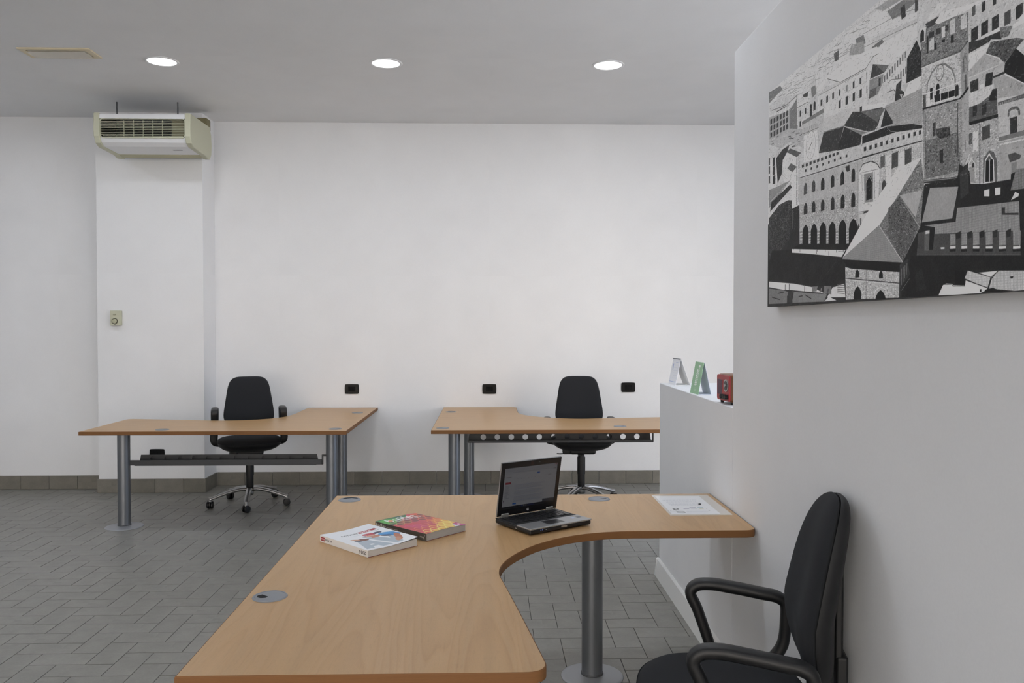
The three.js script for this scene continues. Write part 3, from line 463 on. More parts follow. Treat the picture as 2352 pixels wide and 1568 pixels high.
// ------------------------------------------------------------------ laptop
{
  const W = 0.3, D = 0.236, H = 0.026, L = thing('laptop', 'open silver and black laptop with lit screen on the front desk', 'laptop', [0.212, TOP + 0.0006, -3.252], 0.585);
  mesh('base', [rboxAt(-W / 2, W / 2, 0.003, H - 0.004, -D / 2, D / 2, 0.007, 3), rboxAt(-W / 2 + 0.02, W / 2 - 0.02, 0, 0.006, -D / 2 + 0.02, D / 2 - 0.02, 0.002, 1)], M.blackPlastic, L);
  mesh('deck', rboxAt(-W / 2 + 0.001, W / 2 - 0.001, H - 0.006, H - 0.0015, -D / 2, D / 2 - 0.088, 0.002), M.blackMatte, L);
  const palm = mesh('palm_rest', rboxAt(-W / 2 - 0.0005, W / 2 + 0.0005, H - 0.006, H, D / 2 - 0.088, D / 2 + 0.001, 0.0022), mat(0xa7a7a8, { roughness: 0.38, metalness: 0.6 }), L);
  mesh('touchpad', rboxAt(-0.045, 0.035, H - 0.001, H + 0.0004, D / 2 - 0.076, D / 2 - 0.022, 0.001, 1), mat(0x1a1a1e, { roughness: 0.3 }), palm);
  mesh('sticker', rboxAt(0.088, 0.106, H - 0.001, H + 0.0003, D / 2 - 0.06, D / 2 - 0.042, 0.0004, 1), mat(0xb8c4e0), palm);
  mesh('sticker', rboxAt(0.116, 0.136, H - 0.001, H + 0.0003, D / 2 - 0.06, D / 2 - 0.042, 0.0004, 1), mat(0x777a80), palm);
  const keys = [];
  for (let r = 0; r < 6; r++) { const n = r === 0 ? 16 : r === 5 ? 9 : 14, h = r === 0 ? 0.009 : 0.0158; let x = -0.137; const z = -0.089 + (r ? 0.012 + (r - 1) * 0.0185 : 0); for (let k = 0; k < n; k++) { const w = r === 5 ? (k === 3 ? 0.095 : (0.274 - 0.095) / 8) : 0.274 / n; keys.push(rboxAt(x + 0.001, x + w - 0.001, H - 0.0025, H + 0.0012, z - h / 2, z + h / 2, 0.0012, 1)); x += w; } }
  mesh('keycaps', keys, mat(0x18181b, { roughness: 0.32 }), L).userData.kind = 'stuff';
  mesh('latch', rboxAt(-0.002, 0.026, 0.012, 0.018, D / 2 - 0.002, D / 2 + 0.002, 0.001, 1), M.chrome, L);
  for (const [x, c] of [[-0.1, 0x8aa0ff], [-0.092, 0x8aa0ff], [-0.075, 0xffffff]]) mesh('indicator_light', rboxAt(x - 0.0015, x + 0.0015, 0.0145, 0.0165, D / 2 - 0.001, D / 2 + 0.0006, 0.0005, 1), mat(0x000000, { emissive: c, emissiveIntensity: 0.18 }), L);
  mesh('port', rboxAt(-W / 2 - 0.0006, -W / 2 + 0.002, 0.01, 0.013, 0.02, 0.034, 0.0008, 1), M.chrome, L);
  const lid = mesh('lid', rboxAt(-W / 2, W / 2, 0.004, 0.228, -0.0095, -0.003, 0.003, 2), mat(0x8f9093, { roughness: 0.4, metalness: 0.6 }), L);
  lid.position.set(0, H - 0.003, -D / 2 + 0.012); lid.rotation.x = 0.17;
  const bez = new THREE.Shape([[-W / 2 + 0.002, 0.006], [W / 2 - 0.002, 0.006], [W / 2 - 0.002, 0.226], [-W / 2 + 0.002, 0.226]].map((p) => new THREE.Vector2(...p)));
  bez.holes.push(new THREE.Path([[-0.131, 0.034], [-0.131, 0.203], [0.131, 0.203], [0.131, 0.034]].map((p) => new THREE.Vector2(...p))));
  mesh('bezel', new THREE.ExtrudeGeometry(bez, { depth: 0.003, bevelEnabled: false }).translate(0, 0, -0.003), mat(0x0e0e11, { roughness: 0.35 }), lid);
  const scr = canvasTex(768, 496, (g, w, h) => {
    g.fillStyle = '#e6e7ee'; g.fillRect(0, 0, w, h); g.fillStyle = '#d2d4de'; g.fillRect(0, 0, w, 46); g.fillStyle = '#dcdee6'; g.fillRect(0, 46, w, 26);
    g.fillStyle = '#c23a3a'; g.fillRect(w - 30, 4, 22, 14); g.fillStyle = '#444'; g.fillRect(w - 34, 54, 10, 14); g.fillRect(w - 52, 58, 8, 8);
    g.fillStyle = '#9a9ca8'; for (let k = 0; k < 26; k++) g.fillRect(120 + k * 20, 54, 13, 5);
    g.fillStyle = '#4a8ae8'; g.fillRect(470, 84, 42, 20); g.fillStyle = '#888c98'; for (const x of [190, 240, 290, 344, 392, 440]) g.fillRect(x, 140, 12, 6); g.fillRect(28, 110, 70, 8); g.fillRect(640, 130, 50, 6);
    g.fillStyle = '#c8324a'; g.fillRect(24, 172, 78, 24); g.fillStyle = '#a6aab6'; for (let k = 0; k < 11; k++) g.fillRect(26, 214 + k * 15, 36 + hash(k, 4) * 40, 5);
    for (let k = 0; k < 18; k++) { if (k === 5 || k === 11) continue; g.fillStyle = k % 4 ? '#b4b7c4' : '#9aa6cc'; let x = 160; while (x < 520 + hash(k, 8) * 90) { const l = 8 + hash(x, k) * 26; g.fillRect(x, 214 + k * 12, l, 4); x += l + 5; } }
    g.fillStyle = '#333'; g.fillRect(14, 388, 14, 14); g.fillStyle = '#b060b0'; g.fillRect(14, 408, 14, 10); g.fillStyle = '#4a8ae8'; g.fillRect(150, 434, 52, 20);
    g.fillStyle = '#5c6270'; g.fillRect(590, 436, 178, 34); g.fillStyle = '#23252e'; g.fillRect(0, 470, w, 26); g.fillStyle = '#3c6ad0'; g.fillRect(286, 476, 14, 14); g.fillStyle = '#d8d8d8'; g.fillRect(316, 476, 12, 14); g.fillRect(348, 476, 12, 14); g.fillStyle = '#3a3f70'; g.fillRect(380, 472, 90, 22); g.fillStyle = '#c8b040'; g.fillRect(738, 476, 12, 12);
  });
  mesh('screen', new THREE.PlaneGeometry(0.262, 0.169).translate(0, 0.1185, -0.0012), mat(0x0a0a0c, { roughness: 0.35, emissive: 0xffffff, emissiveMap: scr, emissiveIntensity: 0.021 }), lid);
  const logo = canvasTex(128, 128, (g) => { g.fillStyle = '#0e0e11'; g.fillRect(0, 0, 128, 128); g.fillStyle = '#b9bcc2'; g.beginPath(); g.arc(64, 64, 58, 0, 7); g.fill(); g.fillStyle = '#15151a'; g.font = 'italic bold 84px sans-serif'; g.textAlign = 'center'; g.textBaseline = 'middle'; g.fillText('hp', 64, 56); });
  mesh('logo', new THREE.CircleGeometry(0.0062, 24).translate(0.0, 0.02, 0.0004), mat(0xffffff, { map: logo, roughness: 0.3 }), lid);
  mesh('reading_light', rboxAt(-0.008, 0.006, 0.206, 0.224, -0.001, 0.0004, 0.0004, 1), mat(0x30201c), lid);
  mesh('webcam', cyl(0.003, 0.003, 0.0006, 16).rotateX(Math.PI / 2).translate(0.036, 0.217, 0.0004), mat(0x55585c, { roughness: 0.2 }), lid);
  for (const s of [-1, 1]) mesh('hinge', rboxAt(s * 0.112 - 0.018, s * 0.112 + 0.018, -0.001, 0.016, -0.006, 0.0035, 0.003), mat(0xb4b4b2, { roughness: 0.35, metalness: 0.7 }), lid);
}
// ------------------------------------------------------------------ catalogues on the front desk
function catalogue(name, label, pos, turn, W, Lz, T, coverTex, spineTex, curl, wave, pageTone) {
  const b = thing(name, label, 'catalogue', pos, turn), surf = (y0, th, fn, n = 18, m = 18) => {
    const top = [], bot = [];
    for (let i = 0; i <= n; i++) { const r = [], q = []; for (let j = 0; j <= m; j++) { const x = -W / 2 + (W * j) / m, z = Lz / 2 - (Lz * i) / n, y = y0 + fn((x + W / 2) / W, (z + Lz / 2) / Lz); r.push([x, y, z]); q.push([x, y - th, z]); } top.push(r); bot.push(q); }
    return [gridGeo(top), gridGeo(bot)];
  };
  const lift = (u, v) => curl(u, v) + wave(u, v);
  mesh('front_cover', surf(T, 0.0004, lift), mat(0xffffff, { map: coverTex, roughness: 0.38 }), b);
  const n = 16, rows = [], P = (x, y, z) => [x, y, z];
  for (let k = 0; k <= n; k++) { const u = k / n, x = -W / 2 + 0.002 + (W - 0.005) * u, r = []; for (const v of [0, 1]) { const z = (v - 0.5) * (Lz - 0.004); r.push([x, z, T - 0.0012 + wave(u, v) + 0.25 * curl(u, v)]); } rows.push(r); }
  const quads = [], q4 = (a, c, d, e) => quads.push([a, c, d, e]);
  for (let k = 0; k < n; k++) { const A = rows[k], B = rows[k + 1]; for (const v of [0, 1]) q4(P(A[v][0], 0.0012, A[v][1]), P(B[v][0], 0.0012, B[v][1]), P(B[v][0], B[v][2], B[v][1]), P(A[v][0], A[v][2], A[v][1])); q4(P(A[0][0], A[0][2], A[0][1]), P(B[0][0], B[0][2], B[0][1]), P(B[1][0], B[1][2], B[1][1]), P(A[1][0], A[1][2], A[1][1])); }
  const E = rows[n], S = rows[0];
  for (const Q of [E, S]) q4(P(Q[0][0], 0.0012, Q[0][1]), P(Q[1][0], 0.0012, Q[1][1]), P(Q[1][0], Q[1][2], Q[1][1]), P(Q[0][0], Q[0][2], Q[0][1]));
  const pos2 = [], uv2 = [];
  for (const q of quads) for (const k of [0, 1, 2, 0, 2, 3]) { pos2.push(...q[k]); uv2.push((q[k][0] + q[k][2]) * 2, q[k][1] * 40); }
  const pg = new THREE.BufferGeometry(); pg.setAttribute('position', new THREE.Float32BufferAttribute(pos2, 3)); pg.setAttribute('uv', new THREE.Float32BufferAttribute(uv2, 2)); pg.computeVertexNormals();
  const pageTex = dataTex(64, 128, (x, y) => { const v = pageTone + 22 * (hash(y, 3) - 0.5) + 14 * (fbm(x / 12, y / 2, 2) - 0.37); return [v, v * 0.985, v * 0.965]; });
  mesh('pages', pg, mat(0xffffff, { map: pageTex, roughness: 0.85, side: THREE.DoubleSide }), b);
  mesh('spine', uvFrom(boxAt(-W / 2 - 0.0006, -W / 2 + 0.0006, 0.0004, T, -Lz / 2, Lz / 2), (x, y, z) => [(z + Lz / 2) / Lz, y / T]), mat(0xffffff, { map: spineTex, roughness: 0.4 }), b);
  mesh('back_cover', boxAt(-W / 2, W / 2, 0.0003, 0.001, -Lz / 2, Lz / 2), mat(0x7c1d22, { roughness: 0.5 }), b);
  return b;
}
const sportCover = canvasTex(840, 1200, (g, w, h) => {
  g.fillStyle = '#f1f4f8'; g.fillRect(0, 0, w, h);
  g.fillStyle = '#b3c1cc'; g.beginPath(); g.moveTo(150, 720); g.lineTo(330, 690); g.lineTo(470, 1130); g.lineTo(300, 1130); g.lineTo(280, 1040); g.lineTo(190, 1040); g.lineTo(160, 1130); g.lineTo(30, 1130); g.fill();
  g.beginPath(); g.moveTo(360, 620); g.lineTo(520, 620); g.lineTo(600, 880); g.lineTo(690, 620); g.lineTo(840, 620); g.lineTo(640, 1130); g.lineTo(530, 1130); g.fill();
  g.fillStyle = '#f1f4f8'; g.fillRect(205, 920, 70, 60);
  g.fillStyle = '#2a2d36'; g.font = 'bold 74px sans-serif'; g.fillText('ACTION', 150, 330);
  g.fillStyle = '#a8202c'; g.fillRect(445, 262, 300, 86); g.fillStyle = '#f4e4e4'; g.font = 'bold 70px sans-serif'; g.fillText('WEAR', 470, 330); g.fillStyle = '#33363e'; g.font = '44px sans-serif'; g.fillText('2016', 640, 410);
  g.fillStyle = '#c8ccd2'; g.fillRect(260, 400, 300, 8);
  const blob = (c, x, y, rx, ry, a = 0) => { g.fillStyle = c; g.beginPath(); g.ellipse(x, y, rx, ry, a, 0, 7); g.fill(); };
  blob('#7a4634', 280, 660, 95, 58, 0.2); blob('#c98f70', 190, 610, 70, 34, 0.5); blob('#2a2d48', 190, 680, 52, 30, 0.7);              // far runner
  blob('#3c3d4a', 430, 560, 74, 36, 0.6); blob('#c33a4a', 520, 480, 110, 56, 0.25); blob('#262d52', 640, 500, 66, 48, 0.3); blob('#d9a58e', 500, 560, 90, 40, 0.2); blob('#c8866a', 560, 620, 130, 46, -0.35);
  blob('#e8eef4', 610, 560, 60, 30, -0.2); blob('#3e9ad8', 700, 660, 130, 74, 0.75); blob('#2f86c6', 750, 760, 96, 70, 0.9); blob('#262d52', 640, 720, 34, 90, -0.6); blob('#bd7558', 720, 900, 46, 170, 0.35); blob('#c98f70', 650, 1000, 40, 90, 0.5);
  g.fillStyle = '#f1f4f8'; g.fillRect(0, 1138, w, 62);
});
const sportSpine = canvasTex(1200, 112, (g, w, h) => {
  g.fillStyle = '#e6e4e2'; g.fillRect(0, 0, w, h); g.save(); g.translate(w, h); g.rotate(Math.PI);
  g.fillStyle = '#24262c'; g.font = 'bold 72px sans-serif'; g.fillText('2016', 50, 82); g.font = 'bold 46px sans-serif'; g.textAlign = 'right'; g.fillText('ACTION', w - 135, 74);
  g.fillStyle = '#94202a'; g.fillRect(w - 128, 26, 108, 62); g.fillStyle = '#e8c8c8'; g.font = 'bold 36px sans-serif'; g.fillText('WEAR', w - 24, 70); g.restore();
});
catalogue('sports_catalogue', 'white sports catalogue with blue-clad runner lying near the desk edge', [-0.437, TOP, -2.985], 0.757, 0.214, 0.3, 0.024, sportCover, sportSpine, (u, v) => 0.012 * Math.max(0, u - 0.35) ** 2 * (0.4 + 0.6 * v) * 1.6, (u, v) => -0.003 * Math.sin(Math.PI * Math.min(1, u * 1.1)) * (1 - 0.3 * v) + (u < 0.04 ? 0 : 0.001), 196);
const honeyCover = canvasTex(840, 1180, (g, w, h) => {
  g.fillStyle = '#cf3f58'; g.fillRect(0, 0, w, h);
  const poly = (c, ...p) => { g.fillStyle = c; g.beginPath(); for (let i = 0; i < p.length; i += 2) g.lineTo(p[i], p[i + 1]); g.fill(); };
  poly('#d2344c', 0, 420, 250, 420, 520, 900, 130, 1180, 0, 1180); poly('#d63a78', 60, 560, 300, 640, 380, 860, 150, 900); poly('#dd5a3e', 520, 120, 840, 0, 840, 640, 560, 640); poly('#e8943c', 840, 480, 840, 760, 500, 800, 620, 600);
  poly('#ecd045', 840, 640, 840, 1180, 110, 1180, 240, 1090, 420, 1060, 480, 900, 600, 800, 700, 720);
  poly('#1f7a42', 0, 0, 640, 0, 520, 130, 330, 220, 230, 330, 0, 420); poly('#52b044', 0, 60, 160, 20, 420, 60, 300, 150, 180, 320, 0, 350); poly('#1a4c40', 120, 0, 330, 40, 520, 0, 620, 40, 380, 120, 260, 60);
  for (let r = 0; r < 11; r++) for (let k = 0; k < 6; k++) {
    const x = 60 + k * 150 + (r % 2) * 75, y = 150 + r * 100, d = y + (x - 420) * 0.5; if (y < 210 && x < 620) continue;
    const dark = y < 480 && d < 620, gold = d > 900; g.fillStyle = dark ? 'rgba(80,40,44,0.6)' : gold ? 'rgba(228,140,60,0.45)' : 'rgba(190,60,70,0.4)'; g.strokeStyle = gold ? '#f6e07a' : dark && x < 420 ? '#a8cc58' : d > 700 ? '#f0a850' : 'rgba(232,110,100,0.6)'; g.lineWidth = gold ? 12 : 6;
    g.beginPath(); g.ellipse(x, y, 66, 52, 0, 0, 7); g.fill(); if (gold || d > 700 || dark) g.stroke();
  }
  g.fillStyle = '#ffffff'; g.font = 'bold 215px sans-serif'; g.fillText('bullet', 90, 232); g.fillStyle = '#e07a2c'; g.beginPath(); g.ellipse(166, 172, 36, 42, 0, 0, 7); g.fill(); g.fillStyle = '#ffffff'; g.fillRect(140, 268, 560, 20); g.fillStyle = '#30302e'; for (let k = 0; k < 26; k++) g.fillRect(146 + k * 21, 271, 10, 14);
  poly('#dfe2e6', 600, 1180, 690, 1020, 720, 1180); poly('#b8287a', 700, 1180, 690, 1010, 840, 940, 840, 1180); g.strokeStyle = '#f4d4e4'; g.lineWidth = 12; g.beginPath(); g.moveTo(728, 1100); for (let k = 1; k < 12; k++) g.lineTo(728 + k * 8, 1100 - k * 5 + (k % 2 ? 22 : -14)); g.stroke();
});
const honeySpine = canvasTex(1180, 116, (g, w, h) => { g.fillStyle = '#57524d'; g.fillRect(0, 0, w, h); g.fillStyle = '#efece6'; g.font = 'bold 84px sans-serif'; g.fillText('bullet', 16, 84); g.fillStyle = '#c4bfb6'; for (let k = 0; k < 12; k++) g.fillRect(270 + k * 24, 48, 17, 14); g.fillStyle = '#86807a'; for (let k = 0; k < 4; k++) g.fillRect(630 + k * 24, 48, 14, 12); g.strokeStyle = '#c9c4bc'; g.lineWidth = 5; g.beginPath(); g.moveTo(1040, 62); for (let k = 1; k < 12; k++) g.lineTo(1040 + k * 8, 64 + (k % 2 ? -10 : 8)); g.lineTo(1150, 30); g.lineTo(1110, 98); g.stroke(); });
catalogue('gift_catalogue', 'thick red and yellow honeycomb catalogue beside the white one', [-0.266, TOP, -3.183], 0.815, 0.206, 0.292, 0.028, honeyCover, honeySpine, (u) => 0.0, (u, v) => 0.003 * Math.sin(Math.PI * u) * (0.4 + 0.6 * v) - 0.003 * u * u, 168);

// ------------------------------------------------------------------ printed sheet in a clear sleeve
{
  const d = thing('document_sleeve', 'printed sheet in a clear plastic sleeve on the desk by the partition', 'document', [0.878, TOP, -3.6], 0.0);
  const tex = canvasTex(660, 1000, (g, w, h) => {
    g.fillStyle = '#fbfcfe'; g.fillRect(0, 0, w, h); g.fillStyle = '#b4b8c4'; const line = (y, a, b, t = 8) => { let x = a; while (x < b) { const l = 14 + hash(Math.round(x), y) * 40; g.fillRect(x, y, Math.min(l, b - x), t); x += l + 9; } };
    line(230, 60, 560, 14); line(330, 90, 520); line(355, 80, 530); line(440, 90, 540); line(465, 90, 520); line(490, 90, 530); line(540, 100, 500);
    g.save(); g.translate(120, 760); g.rotate(Math.PI); g.fillStyle = '#22242e'; g.font = 'bold 190px sans-serif'; g.textAlign = 'center'; g.fillText('a', 0, 60); g.restore();
    g.lineWidth = 16; g.strokeStyle = '#3a3c46'; g.beginPath(); g.ellipse(150, 900, 56, 40, 0, 0, 7); g.stroke(); g.lineWidth = 4; g.strokeStyle = '#777'; g.beginPath(); g.ellipse(60, 840, 44, 26, 0, 0, 7); g.stroke();
    g.fillStyle = '#b8b4c6'; g.fillRect(230, 710, 80, 34); g.fillRect(330, 650, 90, 44); g.fillStyle = '#a9c6cf'; g.fillRect(440, 650, 80, 40); g.fillStyle = '#dcd3a8'; g.fillRect(450, 716, 60, 26); g.fillStyle = '#c0c3cc'; g.fillRect(330, 720, 90, 14); g.fillStyle = '#888'; g.fillRect(545, 720, 16, 12); g.fillRect(545, 830, 22, 14);
    g.fillStyle = '#cfd2da'; for (let k = 0; k < 4; k++) g.fillRect(230, 850 + k * 20, 300, 6);
  });
  mesh('sheet', uvFrom(boxAt(-0.117, 0.087, 0.0008, 0.0018, -0.17, 0.19), (x, y, z, a, b) => (b > 0.5 ? [(x + 0.117) / 0.204, (0.19 - z) / 0.36] : [0.01, 0.99])), mat(0xffffff, { map: tex, roughness: 0.7 }), d);
  const sl = []; for (let i = 0; i <= 12; i++) { const r = []; for (let j = 0; j <= 10; j++) { const x = -0.128 + 0.026 * j, z = -0.195 + 0.0335 * i; r.push([x + 0.0, 0.0028 + 0.0012 * fbm(x * 18 + 3, z * 14, 2) + (i < 1 ? 0.004 * Math.sin(j * 0.7) ** 2 : 0), z]); } sl.push(r); }
  mesh('sleeve', gridGeo(sl), phys(0xffffff, { transmission: 0.95, thickness: 0, roughness: 0.12 }), d);
  mesh('sleeve_back', boxAt(-0.128, 0.132, 0.0002, 0.0006, -0.195, 0.207), mat(0xd9d2c8, { roughness: 0.4 }), d);
  mesh('stud', lathe([[0, 0.0065], [0.005, 0.0063], [0.006, 0.005], [0.006, 0.003], [0, 0.003]], 20).translate(0.045, 0, 0.01), M.blackPlastic, d);
}
// ------------------------------------------------------------------ things on the low ledge
function tentCard(label, pos, turn, len, high, foot, front, frontTex, backM, spread) {
  const c = thing('tent_card', label, 'card stand', pos, turn), t = 0.002, sheet = (x0, x1) => { const s = new THREE.Shape([[x0, 0], [x0 + t, 0], [x1 + t, high], [x1, high]].map((p) => new THREE.Vector2(...p))); return new THREE.ExtrudeGeometry(s, { depth: len, bevelEnabled: false }).translate(0, 0, -len / 2); };
  mesh('front_leaf', uvFrom(sheet(0, foot), (x, y, z) => [(z + len / 2) / len, y / high]), mat(0xffffff, { map: frontTex, roughness: 0.5 }), c);
  mesh('back_leaf', sheet(foot + spread, foot + 0.003), backM, c);
  mesh('base_flap', boxAt(0.003, foot + spread, 0.0005, 0.0022, -len / 2, len / 2), backM, c);
  if (front) mesh('binding', cyl(0.004, 0.004, len, 12).rotateX(Math.PI / 2).translate(foot + 0.001, high + 0.001, 0), M.grey, c);
  return c;
}
tentCard('white tent card with blue lines at the ledge end', [1.08, LEDGE, -4.86], 0.06, 0.15, 0.152, 0.03, true, canvasTex(300, 300, (g, w, h) => { g.fillStyle = '#eef0f6'; g.fillRect(0, 0, w, h); g.fillStyle = '#9fb0dc'; g.fillRect(150, 40, 130, 4); g.fillRect(20, 262, 250, 5); g.fillStyle = '#6f88cc'; g.fillRect(60, 60, 16, 70); g.fillStyle = '#d2d8e8'; for (let k = 0; k < 6; k++) g.fillRect(110, 70 + k * 30, 160, 3); }), mat(0xededeb, { roughness: 0.6 }), 0.058);
tentCard('green tent card with white lettering on the ledge', [1.052, LEDGE, -4.22], 0.05, 0.138, 0.162, 0.03, false, canvasTex(300, 360, (g, w, h) => { g.fillStyle = '#9cc6a0'; g.fillRect(0, 0, w, h); g.fillStyle = '#f2f6f2'; g.fillRect(150, 34, 60, 26); g.fillRect(180, 66, 16, 8); g.save(); g.translate(150, 170); g.rotate(-Math.PI / 2 + 0.02); for (let k = 0; k < 9; k++) { const x = -96 + k * 21; g.fillRect(x, -44 + 10 * hash(k, 1), 12, 46 - 12 * hash(k, 2)); if (k % 3) g.fillRect(x, -24, 20, 9); } for (let k = 0; k < 10; k++) g.fillRect(-86 + k * 18, 16, 11, 26 + 8 * hash(k, 6)); g.restore(); g.fillStyle = '#bcd8be'; for (let k = 0; k < 3; k++) g.fillRect(130, 290 + k * 16, 60, 6); }), mat(0xd3d7ea, { roughness: 0.5 }), 0.038);
{
  const r = thing('table_radio', 'small retro radio with red front and wooden case on the ledge', 'radio', [1.047, LEDGE, -3.672], 0.05), Z = 0.086, H0 = 0.012, H1 = 0.132;
  const wood = mat(0xe8c9a8, { roughness: 0.45, map: bandTex });
  mesh('case', rboxAt(0.004, 0.12, H0, H1, -Z, Z, 0.012, 4), wood, r);
  const fs = new THREE.Shape(), q = 0.014; { const a = Z - 0.004, y0 = H0 + 0.004, y1 = H1 - 0.004; fs.moveTo(-a + q, y0); fs.lineTo(a - q, y0); fs.quadraticCurveTo(a, y0, a, y0 + q); fs.lineTo(a, y1 - q); fs.quadraticCurveTo(a, y1, a - q, y1); fs.lineTo(-a + q, y1); fs.quadraticCurveTo(-a, y1, -a, y1 - q); fs.lineTo(-a, y0 + q); fs.quadraticCurveTo(-a, y0, -a + q, y0); }
  const toFace = (g, x) => g.rotateY(-Math.PI / 2).translate(x, 0, 0);
  const front = mesh('front_panel', toFace(new THREE.ExtrudeGeometry(fs, { depth: 0.004, bevelSize: 0.0015, bevelThickness: 0.0015, bevelSegments: 2 }), 0.005), mat(0xa32a30, { roughness: 0.35 }), r);
  const cx = (z, y, rad, h, m, name) => mesh(name, cyl(rad, rad, h, 32).rotateZ(Math.PI / 2).translate(-h / 2, y, z), m, front);
  mesh('speaker_grille', rboxAt(-0.0025, 0.001, 0.04, 0.108, -0.073, -0.01, 0.002, 1), mat(0x6a5560, { roughness: 0.8 }), front);
  cx(0.042, 0.084, 0.028, 0.003, M.chrome, 'dial_ring'); cx(0.042, 0.084, 0.021, 0.0042, mat(0x16181a, { roughness: 0.3 }), 'dial_face'); cx(0.042, 0.084, 0.007, 0.007, M.chrome, 'dial_knob');
  for (const z of [0.006, 0.034, 0.06]) cx(z, 0.034, 0.0105, 0.016, M.blackPlastic, 'knob');
  for (const [x, z] of [[0.02, -0.068], [0.1, -0.068], [0.02, 0.068], [0.1, 0.068]]) mesh('foot', cyl(0.008, 0.007, 0.0125, 14).translate(x, 0.0062, z), M.blackMatte, r);
}
